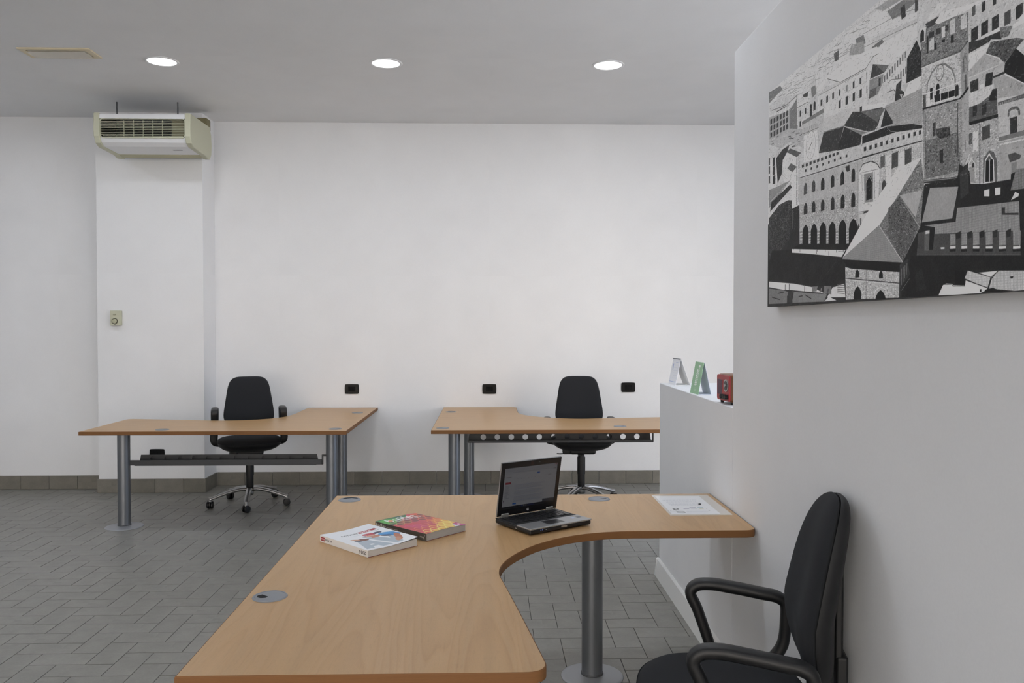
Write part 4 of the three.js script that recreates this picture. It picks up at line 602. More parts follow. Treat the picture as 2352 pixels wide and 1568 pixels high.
// ------------------------------------------------------------------ canvas print of an old town square
// the print's picture: [kind, grey, ...] in millimetres from its upper left corner
const TOWN = [
['f',188,-5,-9,927,13,1416,208,1423,569,2,329],['f',196,-5,-9,506,-2,699,16,885,16,968,49,799,158,524,127,315,133,-2,108],['l',210,1.5,777,63,799,63],
['l',110,2,178,75,206,71],['l',110,1.5,849,73,864,69],['l',90,3,284,52,327,54],['l',210,2,282,20,310,22],['l',110,2,620,63,663,71],['l',210,2,743,67,759,67],
['l',110,1.5,367,24,421,35],['l',130,1.5,274,83,327,92],['l',130,1.5,491,40,542,51],['l',110,1.5,580,43,613,46],['l',210,2,482,52,520,55],['l',90,1.5,501,59,533,57],
['l',130,3,305,62,337,65],['l',130,2,148,65,207,73],['l',110,1.5,853,19,892,28],['l',210,1.5,402,47,440,50],['l',90,2,540,68,564,66],['l',90,1.5,227,61,258,60],
['l',110,3,660,65,683,66],['l',130,2,817,58,850,60],['l',90,2,210,63,272,67],['l',110,3,849,26,891,37],['l',110,1.5,829,73,860,77],['l',130,1.5,686,69,734,79],
['l',110,1.5,417,78,474,88],['l',130,2,710,29,744,37],['l',90,1.5,639,60,658,60],['l',130,1.5,153,21,183,20],['l',90,1.5,561,38,597,42],['l',110,3,554,34,595,41],
['l',210,1.5,39,18,101,29],['l',90,3,114,27,184,37],['l',90,2,579,56,619,59],['l',130,1.5,546,54,595,62],['l',90,1.5,562,64,589,61],['l',90,1.5,372,83,392,78],
['l',110,3,663,22,712,32],['l',110,1.5,632,43,661,45],['l',130,1.5,256,40,296,42],['l',110,1.5,488,74,517,71],['l',130,2,419,30,462,33],['l',90,1.5,631,17,655,16],
['l',130,2,70,65,114,65],['l',110,1.5,444,51,478,55],['l',110,2,318,48,353,52],['l',130,3,805,41,834,44],['l',210,3,393,43,427,45],['l',90,3,561,24,585,22],
['l',110,2,102,42,165,50],['l',130,3,520,32,555,32],['l',130,1.5,290,49,348,59],['l',210,2,862,21,886,21],['l',210,3,616,73,657,75],['l',90,2,821,26,861,33],
['l',130,3,130,84,169,88],['l',210,3,854,50,882,52],['l',110,1.5,75,56,126,56],['l',130,1.5,587,29,610,29],['l',210,1.5,271,80,299,80],['l',90,1.5,352,54,407,62],
['l',90,2,518,52,547,51],['l',130,2,830,28,853,28],['l',90,2,476,34,520,41],['l',210,3,502,57,555,68],['l',130,2,449,34,486,37],['l',130,2,107,44,146,41],
['l',210,2,112,70,150,69],['l',110,3,707,75,741,79],['l',130,1.5,665,22,701,28],['l',210,2,819,35,836,31],['l',110,2,367,57,429,64],['l',130,2,110,56,170,62],
['l',130,2,325,49,359,53],['l',110,2,787,48,805,48],['l',110,3,481,44,529,49],['l',130,2,411,80,432,75],['l',130,1.5,746,37,786,46],['l',90,3,756,23,784,29],
['l',130,1.5,189,38,223,36],['l',210,2,317,52,354,54],['l',210,2,527,45,576,55],['l',90,1.5,188,48,249,54],['l',110,1.5,519,72,551,77],['l',110,2,700,73,715,67],
['l',110,2,246,57,310,69],['l',90,3,741,19,756,20],['l',110,2,189,25,248,32],['l',130,3,434,27,453,22],['l',90,1.5,119,57,160,63],['l',90,3,249,19,312,26],
['l',130,2,121,24,193,32],['l',90,3,455,53,504,62],['l',90,1.5,821,47,837,48],['l',90,2,560,23,592,29],['l',130,2,720,48,735,44],['l',210,1.5,411,77,434,76],
['l',90,1.5,241,71,290,75],['l',90,2,398,71,420,69],['l',130,1.5,440,28,468,26],['l',130,3,189,46,231,49],['l',90,2,587,28,605,26],['l',130,3,192,58,249,63],
['l',130,3,862,44,878,42],['l',130,2,851,68,874,68],['l',110,1.5,799,38,822,38],['l',110,3,685,72,731,78],['l',210,2,293,55,348,58],['l',210,3,173,73,210,76],
['l',110,1.5,325,46,356,46],['l',130,2,835,41,862,45],['l',90,2,765,30,785,30],['l',90,3,507,59,542,62],['l',90,1.5,61,78,111,83],['l',130,3,287,19,336,28],
['l',110,3,810,29,827,27],['l',90,1.5,762,53,799,61],['l',210,1.5,286,24,332,27],['l',110,3,684,28,712,28],['l',210,1.5,829,28,845,28],['l',210,1.5,534,27,563,31],
['l',210,3,126,56,195,64],['l',90,1.5,530,54,575,58],['l',210,2,85,17,115,12],['l',130,1.5,851,50,876,50],['l',90,3,813,31,848,38],['l',210,1.5,581,53,621,58],
['l',110,1.5,77,59,103,52],['l',90,1.5,838,32,865,32],['l',90,1.5,591,66,639,71],['l',210,3,538,33,572,37],['l',110,2,360,68,392,69],['l',130,1.5,447,42,478,40],
['l',90,3,517,47,561,51],['l',130,1.5,508,28,551,34],['l',90,2,655,55,680,55],['l',210,2,583,50,627,56],['l',130,1.5,109,42,158,50],['l',90,1.5,239,45,286,51],
['l',90,3,27,65,101,78],['l',90,1.5,727,23,759,29],['l',210,1.5,536,17,574,22],['l',210,1.5,589,59,623,63],['l',110,1.5,817,68,838,69],['l',130,2,478,45,500,44],
['l',110,2,794,65,809,64],['l',110,1.5,176,58,227,60],['l',210,2,606,25,644,32],['l',110,3,440,58,475,61],['l',130,1.5,107,30,134,25],
['f',150,814,12,885,16,948,41,864,34],['f',205,814,15,881,45,881,86,797,78,750,56],['f',120,881,43,958,45,1030,73,959,79,908,73],
['f',200,908,73,1026,100,1027,133,908,109],['l',90,3,750,53,938,72,1031,92],['f',60,948,61,968,58,975,90,954,90],['f',70,1016,67,1031,73,1032,97,1017,97],
['f',205,701,106,1027,124,1028,172,799,153,727,136],['f',185,798,83,1027,114,1027,125,798,100],['l',80,2,700,83,798,95,1027,123],
['f',110,798,105,854,103,866,114,810,117],['f',120,700,50,750,56,762,82,713,74],['f',90,558,43,594,45,591,71,566,69],['f',150,674,58,750,72,757,107,662,82],
['f',196,441,137,606,145,765,152,803,133,822,154,789,166,779,239,757,260,675,229,493,214,442,178],
['f',212,441,128,515,104,606,139,765,147,803,131,849,133,826,112,673,93,521,94,428,111],['l',50,4,515,103,606,140,765,149,805,132,835,133],
['l',80,3,441,133,606,144,765,153],['w',60,465,152,13,18],['w',60,507,153,13,19],['w',60,550,155,12,18],['w',60,594,158,11,18],['w',60,686,162,11,18],
['w',60,728,165,10,16],['w',130,642,160,11,17],['w',50,594,189,15,23],['w',50,641,191,14,23],['w',50,686,194,14,22],['w',50,729,196,13,22],['w',50,731,243,13,13],
['w',110,768,161,5,19],['w',110,769,197,5,19],['l',150,2,626,177,766,186],['l',140,2,765,149,779,239],['f',205,817,153,984,153,1000,171,898,182],
['f',196,859,195,1022,157,1027,180,981,192,982,254,929,236,864,222],['w',100,867,200,6,16],['w',100,880,196,7,17],['w',100,894,193,6,16],['w',100,907,189,6,17],
['w',100,920,186,6,16],['w',100,933,183,6,16],['w',100,946,180,6,16],['w',100,958,176,6,16],['w',100,971,173,5,16],['w',110,926,219,5,18],['w',110,938,217,5,18],
['w',110,950,215,6,17],['w',110,963,212,5,18],['w',110,974,210,6,17],['f',70,790,185,805,151,891,181,868,191],['f',105,822,157,891,181,865,190],
['f',135,787,187,863,194,861,215,833,236,783,235],['w',60,838,198,11,20],['f',95,790,214,828,216,823,236,783,235],['t1',45,982,193,1026,164,1049,203,1050,253,980,251],
['f',192,833,238,886,224,920,246,882,275,824,266,772,250],['f',205,886,224,903,219,957,233,933,254,918,246],['l',60,3,888,225,903,220,957,233],
['l',40,4,886,246,918,249,929,258],['f',55,931,241,957,235,954,260,976,272,958,281,923,279],['f',190,948,269,962,272,958,281],
['f',215,978,251,1049,254,1047,271,1021,287,966,281],['f',180,958,251,993,253,966,280,976,272],['f',160,3,89,197,115,271,97,273,197,206,192,4,176],
['f',120,205,120,271,94,280,193,210,190],['w',70,18,101,19,18],['w',70,51,103,19,18],['w',70,83,106,18,17],['w',70,114,108,18,17],['w',70,145,110,18,17],
['w',70,175,112,17,17],['w',70,18,125,20,17],['w',70,51,127,19,17],['w',70,83,129,19,17],['w',70,115,131,18,17],['w',70,145,133,18,16],['w',70,175,134,18,17],
['w',70,19,149,19,17],['w',70,52,150,19,18],['w',70,84,152,18,17],['w',70,115,154,18,16],['w',70,146,155,18,17],['w',70,176,157,17,16],['w',70,19,172,20,18],
['w',70,52,174,19,17],['w',70,84,175,19,17],['w',70,115,177,19,16],['w',70,146,178,18,16],['w',70,176,179,18,17],['f',185,2,48,116,46,278,83,189,102,16,84],
['l',60,5,33,72,173,90,278,85],['l',50,7,84,89,177,94],['f',120,1,0,116,9,140,27,83,31,2,39],['l',215,3,222,120,245,121],['l',90,3,182,95,205,97],
['l',200,3,146,65,170,67],['l',90,3,55,49,80,51],['l',90,3,135,80,159,82],['l',200,3,50,70,75,72],['l',200,3,212,97,234,98],['l',90,3,141,84,164,85],
['l',200,3,156,90,180,92],['l',90,3,199,112,222,114],['l',200,3,193,95,216,96],['l',90,3,37,33,63,36],['l',200,3,12,41,38,44],['l',215,3,11,27,37,29],
['f',190,272,124,363,130,365,213,273,181],['w',60,297,142,11,19],['w',60,340,145,12,18],['w',60,297,175,12,18],['l',70,4,272,125,367,131],
['f',70,321,97,366,99,363,113,329,106],['f',185,364,182,380,93,396,66,422,74,442,123,443,181],['f',120,390,93,423,95,433,123,397,128],['a',50,381,143,17,28],
['a',50,410,143,17,28],['w',50,384,169,14,16],['l',215,5,371,181,380,113],['f',170,4,167,111,179,143,172,206,176,323,206,324,265,206,220,136,227,5,187],
['l',60,7,299,220,316,221],['l',205,3,150,190,178,193],['l',215,5,313,244,329,245],['l',110,5,23,181,47,183],['l',110,7,235,241,262,243],['l',205,5,227,210,260,214],
['l',110,3,10,197,55,203],['l',80,5,231,196,255,198],['l',80,3,216,233,240,235],['l',80,3,78,179,95,179],['l',60,7,209,211,244,216],['l',215,3,158,224,204,231],
['l',110,3,180,228,212,232],['l',205,7,41,175,69,178],['l',60,7,29,190,52,192],['l',215,3,67,199,111,205],['l',80,7,227,242,272,248],['l',60,3,277,230,294,231],
['l',60,3,282,237,307,239],['l',110,3,225,230,257,233],['l',80,5,203,208,224,209],['l',215,3,312,229,343,233],['l',215,3,26,197,74,204],['l',110,7,264,208,300,213],
['l',60,7,191,201,219,204],['l',110,7,316,217,341,220],['f',188,5,187,136,227,79,247,6,240],['f',198,6,240,83,246,97,340,7,342],['w',60,46,242,23,30],
['w',60,47,273,23,30],['w',60,49,305,23,30],['w',60,4,235,12,26],['w',60,4,264,13,27],['w',60,5,299,13,26],['f',60,79,250,144,232,207,231,184,254,145,269,137,313,97,340],
['f',200,145,269,184,251,275,285,296,277,300,452,226,444,228,354,154,344],['f',90,184,250,214,244,311,278,275,285],['f',200,161,308,196,307,231,327,228,357,166,346],
['f',95,189,305,223,295,275,316,235,326],['w',110,272,288,7,23],['w',110,272,314,7,23],['w',110,273,340,7,23],['w',110,273,366,7,22],['w',110,273,391,7,23],
['w',110,274,417,7,23],['w',120,290,279,6,22],['w',120,290,304,7,23],['w',120,291,330,6,22],['w',120,291,355,6,23],['w',120,292,381,6,22],['w',120,292,407,6,22],
['f',135,8,348,106,350,216,350,48,402,9,414],['t1',62,10,449,115,416,198,413,231,418,239,534,139,572,13,607],['l',200,4,22,392,216,352],
['f',55,30,396,217,363,232,376,22,427],['w',50,64,463,17,24],['w',50,93,451,17,25],['w',50,122,440,16,25],['w',50,153,432,16,24],['w',50,180,424,16,24],
['f',48,231,447,301,443,310,578,234,571,213,531],['l',190,3,241,451,239,514],['f',178,320,187,444,197,488,190,489,272,455,310,456,335,329,321],
['f',205,334,230,441,236,456,325,332,314],['f',120,316,181,487,183,491,196,320,192],['l',85,4,335,206,335,217],['l',85,4,350,207,350,218],['l',85,4,365,209,365,219],
['l',85,4,380,210,380,220],['l',85,4,394,211,395,221],['l',85,4,409,212,409,223],['l',85,4,423,213,424,224],['l',85,4,438,215,438,225],['l',70,4,327,222,454,231],
['l',70,5,372,220,372,229],['l',70,5,402,222,402,232],['o',150,215,352,228,427,314],['l',40,7,398,265,390,271,376,281],['f',185,489,258,494,222,655,229,682,231,631,269],
['l',60,4,495,254,634,270],['t2',165,872,278,1053,283,1054,343,882,331],['t2',172,882,330,1054,342,1055,368,1009,355,929,344],
['f',215,745,254,872,280,885,273,863,265,745,245],['t2',52,631,269,687,244,733,256,861,277,831,326,784,321],['t2',95,733,255,875,283,832,307],
['f',50,851,326,875,284,914,325,914,332],['l',200,8,821,326,857,307],['f',60,455,308,489,255,631,271,591,329,459,310],['f',48,588,330,634,272,745,321,735,346,668,338],
['t2',120,651,279,779,322,742,319],['f',40,747,325,886,332,1009,355,1055,370,1055,376,929,356,747,345],['l',190,3,886,335,904,348,962,365],
['f',172,298,357,731,383,915,391,918,543,300,457],['f',168,301,452,728,454,813,483,655,621,304,585],['t1',165,301,443,724,461,726,557,655,621,304,578],
['t1',180,748,385,1056,407,1056,443,932,481,749,450],['l',45,7,298,357,731,382,916,393],['l',210,3,298,358,731,386],
['f',185,298,347,311,318,453,330,597,335,730,344,915,364,915,391,731,380,298,354],['f',60,318,319,337,320,337,329,319,328],['f',60,351,321,368,322,368,331,351,330],
['f',60,382,322,399,323,399,332,382,332],['f',60,412,324,429,325,430,334,413,333],['f',60,442,326,459,326,459,335,442,335],['f',60,471,327,488,328,488,337,472,336],
['f',60,500,329,516,329,516,338,500,337],['f',60,528,330,543,331,543,339,528,339],['f',60,555,332,570,332,570,341,555,340],['f',60,582,333,596,334,597,342,582,342],
['f',55,343,338,357,339,357,347,343,346],['f',55,391,341,404,341,404,349,391,348],['f',55,437,343,450,344,450,351,437,351],['f',55,481,345,494,346,494,353,481,353],
['f',55,524,348,536,348,536,356,524,355],['f',55,565,350,577,350,577,358,565,357],['f',55,605,352,616,352,617,359,605,359],['f',55,644,354,655,354,655,361,644,361],
['f',60,757,356,771,357,771,368,757,367],['f',60,789,359,802,359,803,370,789,370],['f',60,820,361,833,362,833,372,820,372],['f',60,850,363,863,364,863,375,851,374],
['f',60,880,366,892,366,892,377,880,376],['f',60,908,368,920,368,920,379,909,378],['f',60,936,370,948,371,948,381,936,380],['f',60,963,372,974,373,975,383,963,382],
['f',60,990,374,1001,375,1001,385,990,384],['f',60,1015,376,1026,377,1026,386,1015,386],['f',60,1040,378,1051,379,1051,388,1040,388],
['f',205,773,355,781,355,782,364,773,364],['f',205,804,358,813,358,813,366,804,366],['f',205,835,360,843,360,843,368,835,369],['f',205,865,362,873,362,873,370,865,371],
['f',205,894,365,901,365,902,373,894,373],['f',205,922,367,929,367,930,375,922,375],['f',205,949,369,957,369,957,377,949,377],['f',205,976,371,983,371,983,379,976,379],
['f',205,1002,373,1009,373,1009,381,1002,381],['f',205,1027,375,1034,375,1034,383,1028,383],['f',205,1052,377,1059,377,1059,384,1052,385],['l',40,7,748,381,1056,405],
['l',200,3,748,386,1056,409],['l',95,3,448,374,452,478],['l',95,3,586,382,591,497],['l',110,3,721,390,725,501],['a',75,337,381,28,36],['a',75,402,384,27,35],
['a',45,472,389,27,36],['a',45,544,393,25,36],['a',40,611,395,25,38],['a',40,682,400,23,37],['a',60,337,444,31,36],['a',60,402,448,29,35],['a',60,473,454,27,34],
['a',60,544,457,27,33],['a',40,614,461,26,37],['a',40,682,467,25,36],['a',50,337,446,28,33],['a',50,404,450,27,32],['a',50,473,457,25,31],['a',50,548,465,23,30],
['a',38,614,468,24,32],['a',38,684,474,23,32],['f',60,642,386,669,386,672,403,653,402],['f',205,729,420,751,402,799,403,832,416,846,429,843,518,736,511],
['l',40,6,729,418,751,400,799,401,832,414,851,431],['l',140,5,734,421,839,429],['l',120,6,747,428,751,509],['l',120,6,819,433,822,502],
['f',130,759,428,812,432,813,509,763,504],['a',25,774,437,31,63],['l',205,5,772,452,789,438,807,456],['w',80,911,405,34,37],['w',80,974,410,33,36],['w',95,852,400,23,30],
['f',200,879,405,909,405,910,477,880,472],['f',205,943,408,975,411,976,451,943,449],['a',70,860,463,23,27],['f',195,727,467,763,473,764,529,728,528],
['f',200,727,510,797,515,802,530,730,524],['l',60,4,728,525,789,529],['f',190,730,532,781,533,748,562,731,563],['f',90,737,543,745,542,746,561,738,562],
['a',30,327,513,52,74],['a',30,395,518,51,74],['a',28,464,522,50,77],['a',26,531,529,50,77],['a',26,600,532,52,78],['a',26,669,538,52,77],['l',120,7,311,532,327,533],
['l',190,7,311,537,327,538],['l',120,7,311,541,327,542],['l',190,7,311,546,327,547],['l',120,7,311,551,327,551],['l',190,7,311,555,327,556],['l',120,7,311,560,327,561],
['l',190,7,311,564,327,565],['l',120,7,312,569,328,570],['l',120,7,381,540,396,541],['l',190,7,381,544,396,545],['l',120,7,381,549,397,550],['l',190,7,382,553,397,554],
['l',120,7,382,558,397,559],['l',190,7,382,562,397,563],['l',120,7,382,567,397,568],['l',190,7,382,572,397,572],['l',120,7,382,576,397,577],['l',120,7,447,547,462,548],
['l',190,7,448,552,462,552],['l',120,7,448,556,462,557],['l',190,7,448,561,462,561],['l',120,7,448,565,462,566],['l',190,7,448,569,462,570],['l',120,7,448,574,462,574],
['l',190,7,448,578,462,579],['l',120,7,448,583,462,583],['l',120,7,516,555,530,556],['l',190,7,516,559,530,560],['l',120,7,516,564,530,564],['l',190,7,516,568,530,568],
['l',120,7,516,572,530,573],['l',190,7,517,576,530,577],['l',120,7,517,581,530,581],['l',190,7,517,585,530,585],['l',120,7,517,589,530,590],['l',120,7,584,563,597,563],
['l',190,7,584,567,597,567],['l',120,7,584,571,597,572],['l',190,7,584,575,597,576],['l',120,7,585,579,597,580],['l',190,7,585,583,597,584],['l',120,7,585,588,598,588],
['l',190,7,585,592,598,592],['l',120,7,585,596,598,596],['l',120,7,655,571,667,571],['l',190,7,655,575,667,575],['l',120,7,655,579,667,579],['l',190,7,655,583,667,583],
['l',120,7,655,587,668,587],['l',190,7,656,591,668,591],['l',120,7,656,595,668,595],['l',190,7,656,599,668,599],['l',120,7,656,603,668,603],
['f',34,291,569,687,606,650,620,240,579],['f',215,234,579,266,582,648,620,622,637,353,604,234,591],
['f',40,45,568,234,581,234,592,353,605,622,638,648,649,649,699,594,715,425,712,281,695,141,679,14,669,13,607],['l',40,8,307,585,307,595],['l',40,8,442,602,443,612],
['l',40,8,449,596,450,606],['l',40,8,509,601,509,611],['l',40,8,534,614,534,624],['l',40,8,587,611,587,620],['l',40,8,633,615,634,624],['l',40,8,250,570,250,581],
['l',60,3,600,619,631,623],['l',70,2,485,694,583,648],['f',212,14,675,77,680,203,690,255,694,413,713,518,739,470,732,343,723,230,714,155,710,15,695],
['f',200,584,719,642,713,650,752,523,748,564,720],['l',110,6,596,715,645,719],['l',110,6,597,721,645,725],['l',110,6,597,727,645,731],['l',110,6,597,732,645,736],
['l',110,6,597,738,645,742],['f',118,15,700,162,712,210,720,191,758,16,756],['f',125,243,719,343,727,523,739,503,760,244,757],['f',120,413,711,453,712,445,727,408,727],
['f',115,502,713,554,716,554,740,497,736],['l',45,14,176,695,176,712],['l',220,6,185,700,183,707],['l',45,14,213,694,213,711],['l',220,6,222,699,220,706],
['l',45,14,349,708,349,724],['l',220,6,357,712,355,719],['l',45,14,472,715,472,731],['l',220,6,480,720,478,727],['l',45,14,531,725,531,739],['l',220,6,538,729,536,735],
['l',45,14,226,721,227,738],['l',220,6,236,726,233,733],['l',45,14,197,734,197,751],['l',220,6,206,739,204,747],['l',60,10,48,732,128,743],['l',60,10,300,738,331,737],
['l',60,10,355,735,403,748],['l',60,10,106,721,162,718],['f',205,503,760,536,746,590,759],['f',60,203,720,256,722,237,762,191,761],['l',50,6,16,756,923,766],
['t1',140,1046,169,1236,217,1241,393,1227,523,1066,504,1054,327],['f',195,1049,234,1208,252,1236,261,1239,335,1210,351,1061,333],
['t1',120,1043,174,1048,156,1066,146,1235,178,1236,239,1209,251,1050,233],['f',60,1081,166,1102,170,1103,183,1081,179],['f',60,1109,168,1130,172,1130,185,1109,181],
['f',60,1140,172,1160,175,1160,188,1140,185],['f',190,1082,187,1101,182,1103,211,1082,207],['f',185,1166,171,1185,172,1186,204,1167,201],
['f',195,1133,173,1147,174,1147,198,1134,197],['f',190,1208,177,1229,176,1230,208,1208,205],['f',45,1071,172,1078,172,1078,212,1071,210],
['f',40,1103,198,1113,199,1114,214,1103,213],['f',40,1134,201,1147,203,1147,209,1134,206],['f',45,1170,204,1181,206,1182,222,1170,220],
['f',205,1043,145,1068,148,1063,179,1049,177],['a',40,1042,149,17,27],['f',70,1063,140,1129,144,1106,156,1074,154],['f',200,1073,133,1122,114,1159,130,1133,136,1098,142],
['f',205,1105,152,1133,138,1235,163,1276,169,1304,180,1119,161],['l',70,5,1046,234,1121,241,1209,249,1236,236],['l',200,4,1046,237,1121,243],
['t1',185,1050,239,1206,254,1236,239,1238,331,1211,348,1055,334],['r',120,14,1073,303,1076,279,1094,260,1118,252,1148,258,1175,277,1188,299,1190,326],
['r',210,5,1078,304,1083,281,1101,264,1121,257,1148,262,1172,280,1183,300,1185,323],['o',100,200,1113,253,1143,288],['f',30,1087,294,1098,295,1098,321,1088,320],
['f',25,1105,315,1188,325,1187,338,1109,331],['a',25,1112,292,15,25],['l',215,7,1055,300,1204,314],['l',215,9,1079,329,1176,340],['l',215,8,1101,303,1104,334],
['l',215,8,1131,306,1132,338],['l',215,8,1162,320,1162,340],['f',205,1077,300,1087,301,1088,329,1077,329],
['f',30,1055,330,1205,348,1211,345,1238,331,1240,337,1214,352,1057,337],['f',80,1057,300,1069,302,1070,332,1057,331],['a',40,1189,316,13,25],
['f',150,1206,254,1236,239,1238,331,1214,345],['l',90,8,1220,269,1221,297],['l',80,12,1228,306,1229,334],['r',110,6,1216,299,1217,273,1224,261,1231,277,1233,299],
['t1',150,1062,335,1210,351,1239,340,1246,471,1207,516,1065,496],['t1',110,1070,408,1202,419,1213,503,1072,496],['l',70,9,1067,343,1070,472],
['l',75,12,1198,358,1201,467],['f',60,1100,375,1112,376,1113,406,1100,405],['t1',70,1116,392,1169,399,1173,420,1133,418,1116,407],
['f',45,1130,443,1144,444,1144,472,1131,471],['f',165,1215,352,1239,338,1244,471,1219,497],['l',90,6,1226,378,1227,397],['l',90,6,1229,443,1229,464],
['f',50,1065,498,1207,514,1219,497,1240,492,1238,533,1065,504],['l',150,5,1066,500,1204,516],
['f',185,1236,227,1235,177,1304,180,1416,223,1417,275,1380,260,1343,247,1341,254,1277,248,1248,240],['w',50,1246,218,24,27],['w',50,1281,218,23,26],
['w',50,1317,220,22,26],['w',50,1392,226,20,25],['w',80,1357,225,19,26],['w',90,1248,172,12,20],['w',55,1282,176,12,20],['w',55,1319,184,11,13],
['f',200,1280,244,1341,247,1341,254,1280,251],['f',55,1238,241,1280,250,1343,255,1349,273,1314,261,1309,264,1238,264],['f',205,1382,259,1417,245,1417,265,1385,265],
['t1',110,1343,248,1382,259,1370,275,1346,269],['f',185,1346,272,1417,276,1418,296,1398,286],['t1',85,1298,284,1314,266,1395,286,1418,296,1386,309,1360,322,1339,305],
['f',220,1238,268,1310,268,1292,282,1239,299],['f',165,1239,301,1295,283,1342,309,1342,319,1239,314],['l',220,5,1295,283,1344,308],
['f',30,1360,323,1393,305,1418,326,1419,379,1387,358,1358,340],['f',175,1241,317,1342,321,1358,319,1358,339,1321,337,1318,353,1241,346],
['f',50,1245,325,1273,326,1274,350,1246,347],['f',45,1299,325,1322,328,1320,352,1296,350],['f',210,1278,341,1291,342,1291,350,1278,349],
['t2',205,1241,348,1321,355,1320,376,1280,380,1242,375],['f',162,1321,339,1353,340,1419,380,1420,399,1335,384],['l',215,6,1353,340,1419,379],
['f',50,1321,337,1356,338,1361,343,1324,341],['f',90,1242,377,1280,379,1335,367,1339,414,1242,414],['f',45,1321,362,1335,364,1335,387,1308,381],['w',50,1255,379,15,21],
['w',50,1287,384,15,21],['f',35,1242,408,1352,416,1355,424,1246,416],['l',190,5,1244,417,1352,424],['t2',185,1338,393,1420,399,1420,405,1338,400],
['f',178,1340,399,1420,402,1421,476,1341,468],['f',90,1340,393,1420,398,1420,406,1340,399],['l',190,4,1343,397,1343,400],['l',190,4,1349,397,1349,400],
['l',190,4,1355,397,1355,400],['l',190,4,1362,397,1362,401],['l',190,4,1368,398,1368,401],['l',190,4,1374,398,1374,401],['l',190,4,1380,398,1380,401],
['l',190,4,1386,398,1386,402],['l',190,4,1392,399,1392,402],['l',190,4,1398,399,1398,402],['l',190,4,1404,399,1404,402],['l',190,4,1410,399,1410,402],
['l',190,4,1416,399,1416,403],['t1',165,1243,415,1341,422,1346,552,1245,534],['f',75,1288,429,1314,430,1315,456,1289,456],['f',205,1257,432,1274,433,1275,474,1258,473],
['l',65,8,1280,421,1282,541],['w',90,1242,432,12,23],['r',90,16,1373,427,1374,418,1384,416,1397,418,1404,424,1406,432],['f',55,1378,433,1400,435,1400,465,1379,465],
['f',120,1343,462,1421,466,1421,476,1344,470],['f',160,1345,472,1421,478,1423,565,1347,552],['l',200,10,1347,477,1421,483],
['f',80,1373,502,1394,502,1413,511,1409,517,1379,518],['f',130,1384,520,1401,521,1399,541,1384,541],['f',30,1383,541,1397,539,1390,559,1382,558],
['f',95,1293,543,1293,494,1312,481,1328,487,1339,507,1340,551],['r',210,10,1299,544,1300,499,1313,488,1327,504,1330,549],['a',25,1302,499,10,43],['a',25,1316,500,10,43],
['l',215,6,1314,500,1315,543],['r',200,7,1245,493,1252,486,1264,497,1267,527],['a',60,1254,495,9,12],['f',150,1249,504,1263,505,1263,536,1250,534],
['f',205,1299,542,1332,546,1332,549,1299,544],['f',38,1070,507,1201,517,1208,488,1245,509,1250,537,1296,545,1382,551,1423,554,1427,772,967,763,955,676,1037,600,1056,561],
['f',60,1209,507,1241,501,1244,555,1214,564],['f',215,1297,558,1315,558,1315,573,1297,570],['f',205,1333,559,1351,561,1351,575,1334,574],
['t2',130,1382,572,1398,534,1422,537,1423,575],['f',200,1384,591,1396,577,1408,582,1406,587],['f',150,1057,593,1091,519,1205,535,1183,600],
['t2',150,1067,601,1196,609,1202,580,1408,596,1414,684,1391,682,1391,652,1105,625,1114,611],['f',60,1355,601,1366,602,1366,613,1407,618,1407,622,1356,615],
['f',75,1036,665,1042,616,1114,614,1115,626,1391,650,1414,686,1415,698],['f',30,1093,611,1114,612,1106,660,1089,659],['f',100,1069,614,1091,615,1089,661,1070,659],
['f',190,1074,614,1091,615,1091,622,1074,622],['t2',150,1175,633,1196,635,1197,658,1176,657],['f',215,1176,659,1197,660,1197,666,1176,665],
['f',30,1173,665,1198,667,1197,672,1176,671],['f',45,1196,634,1216,631,1214,645,1199,646],['t2',150,1219,636,1239,638,1239,662,1219,661],
['f',215,1219,663,1240,664,1240,670,1219,669],['f',30,1217,669,1240,671,1240,676,1219,675],['f',45,1239,637,1257,635,1256,649,1242,650],
['t2',150,1261,639,1282,641,1283,666,1261,665],['f',215,1261,667,1283,669,1283,674,1261,672],['f',30,1259,673,1284,675,1283,680,1261,678],
['f',45,1282,641,1300,638,1298,652,1285,653],['t2',150,1304,643,1326,645,1327,670,1305,669],['f',215,1305,672,1327,673,1327,678,1305,676],
['f',30,1303,677,1328,679,1327,684,1305,682],['f',45,1326,644,1343,642,1342,656,1329,657],['t2',150,1348,647,1370,649,1370,675,1348,674],
['f',215,1348,676,1370,677,1370,682,1348,681],['f',30,1346,681,1371,683,1370,687,1349,686],['f',45,1370,648,1385,645,1384,660,1372,661],
['t2',150,1391,650,1414,652,1414,679,1392,678],['f',215,1392,680,1414,681,1414,686,1392,685],['f',30,1390,685,1415,687,1415,691,1392,690],
['f',45,1414,652,1429,649,1428,664,1416,664],['f',205,1138,658,1154,659,1154,663,1139,662],['l',100,4,1036,666,1415,698],
['f',32,1008,666,1425,700,1426,729,1344,721,1245,715,1234,732,1153,740,1131,764,967,763,998,711],['f',42,1029,713,1059,697,1079,747,1035,752],
['f',22,1196,714,1229,716,1234,744,1196,742],['f',215,1131,764,1149,742,1162,739,1186,741,1188,744,1234,747,1236,735,1315,755,1304,761,1285,766],
['t2',190,1232,732,1243,716,1322,735,1312,756],['l',40,5,1234,735,1315,756],['l',50,4,1153,741,1184,742,1188,746,1234,748],['f',215,1281,723,1345,723,1326,735],
['t2',185,1317,757,1326,738,1347,723,1426,728,1427,764,1399,765],['l',60,4,1322,735,1347,724],['f',30,1304,759,1330,756,1355,763,1348,768,1301,768],['w',30,1286,757,6,6],
['f',40,1384,737,1394,737,1392,741,1386,741],['f',208,625,643,852,574,1051,444,935,451,771,540],['f',215,632,641,783,531,940,447,1053,442,847,576],
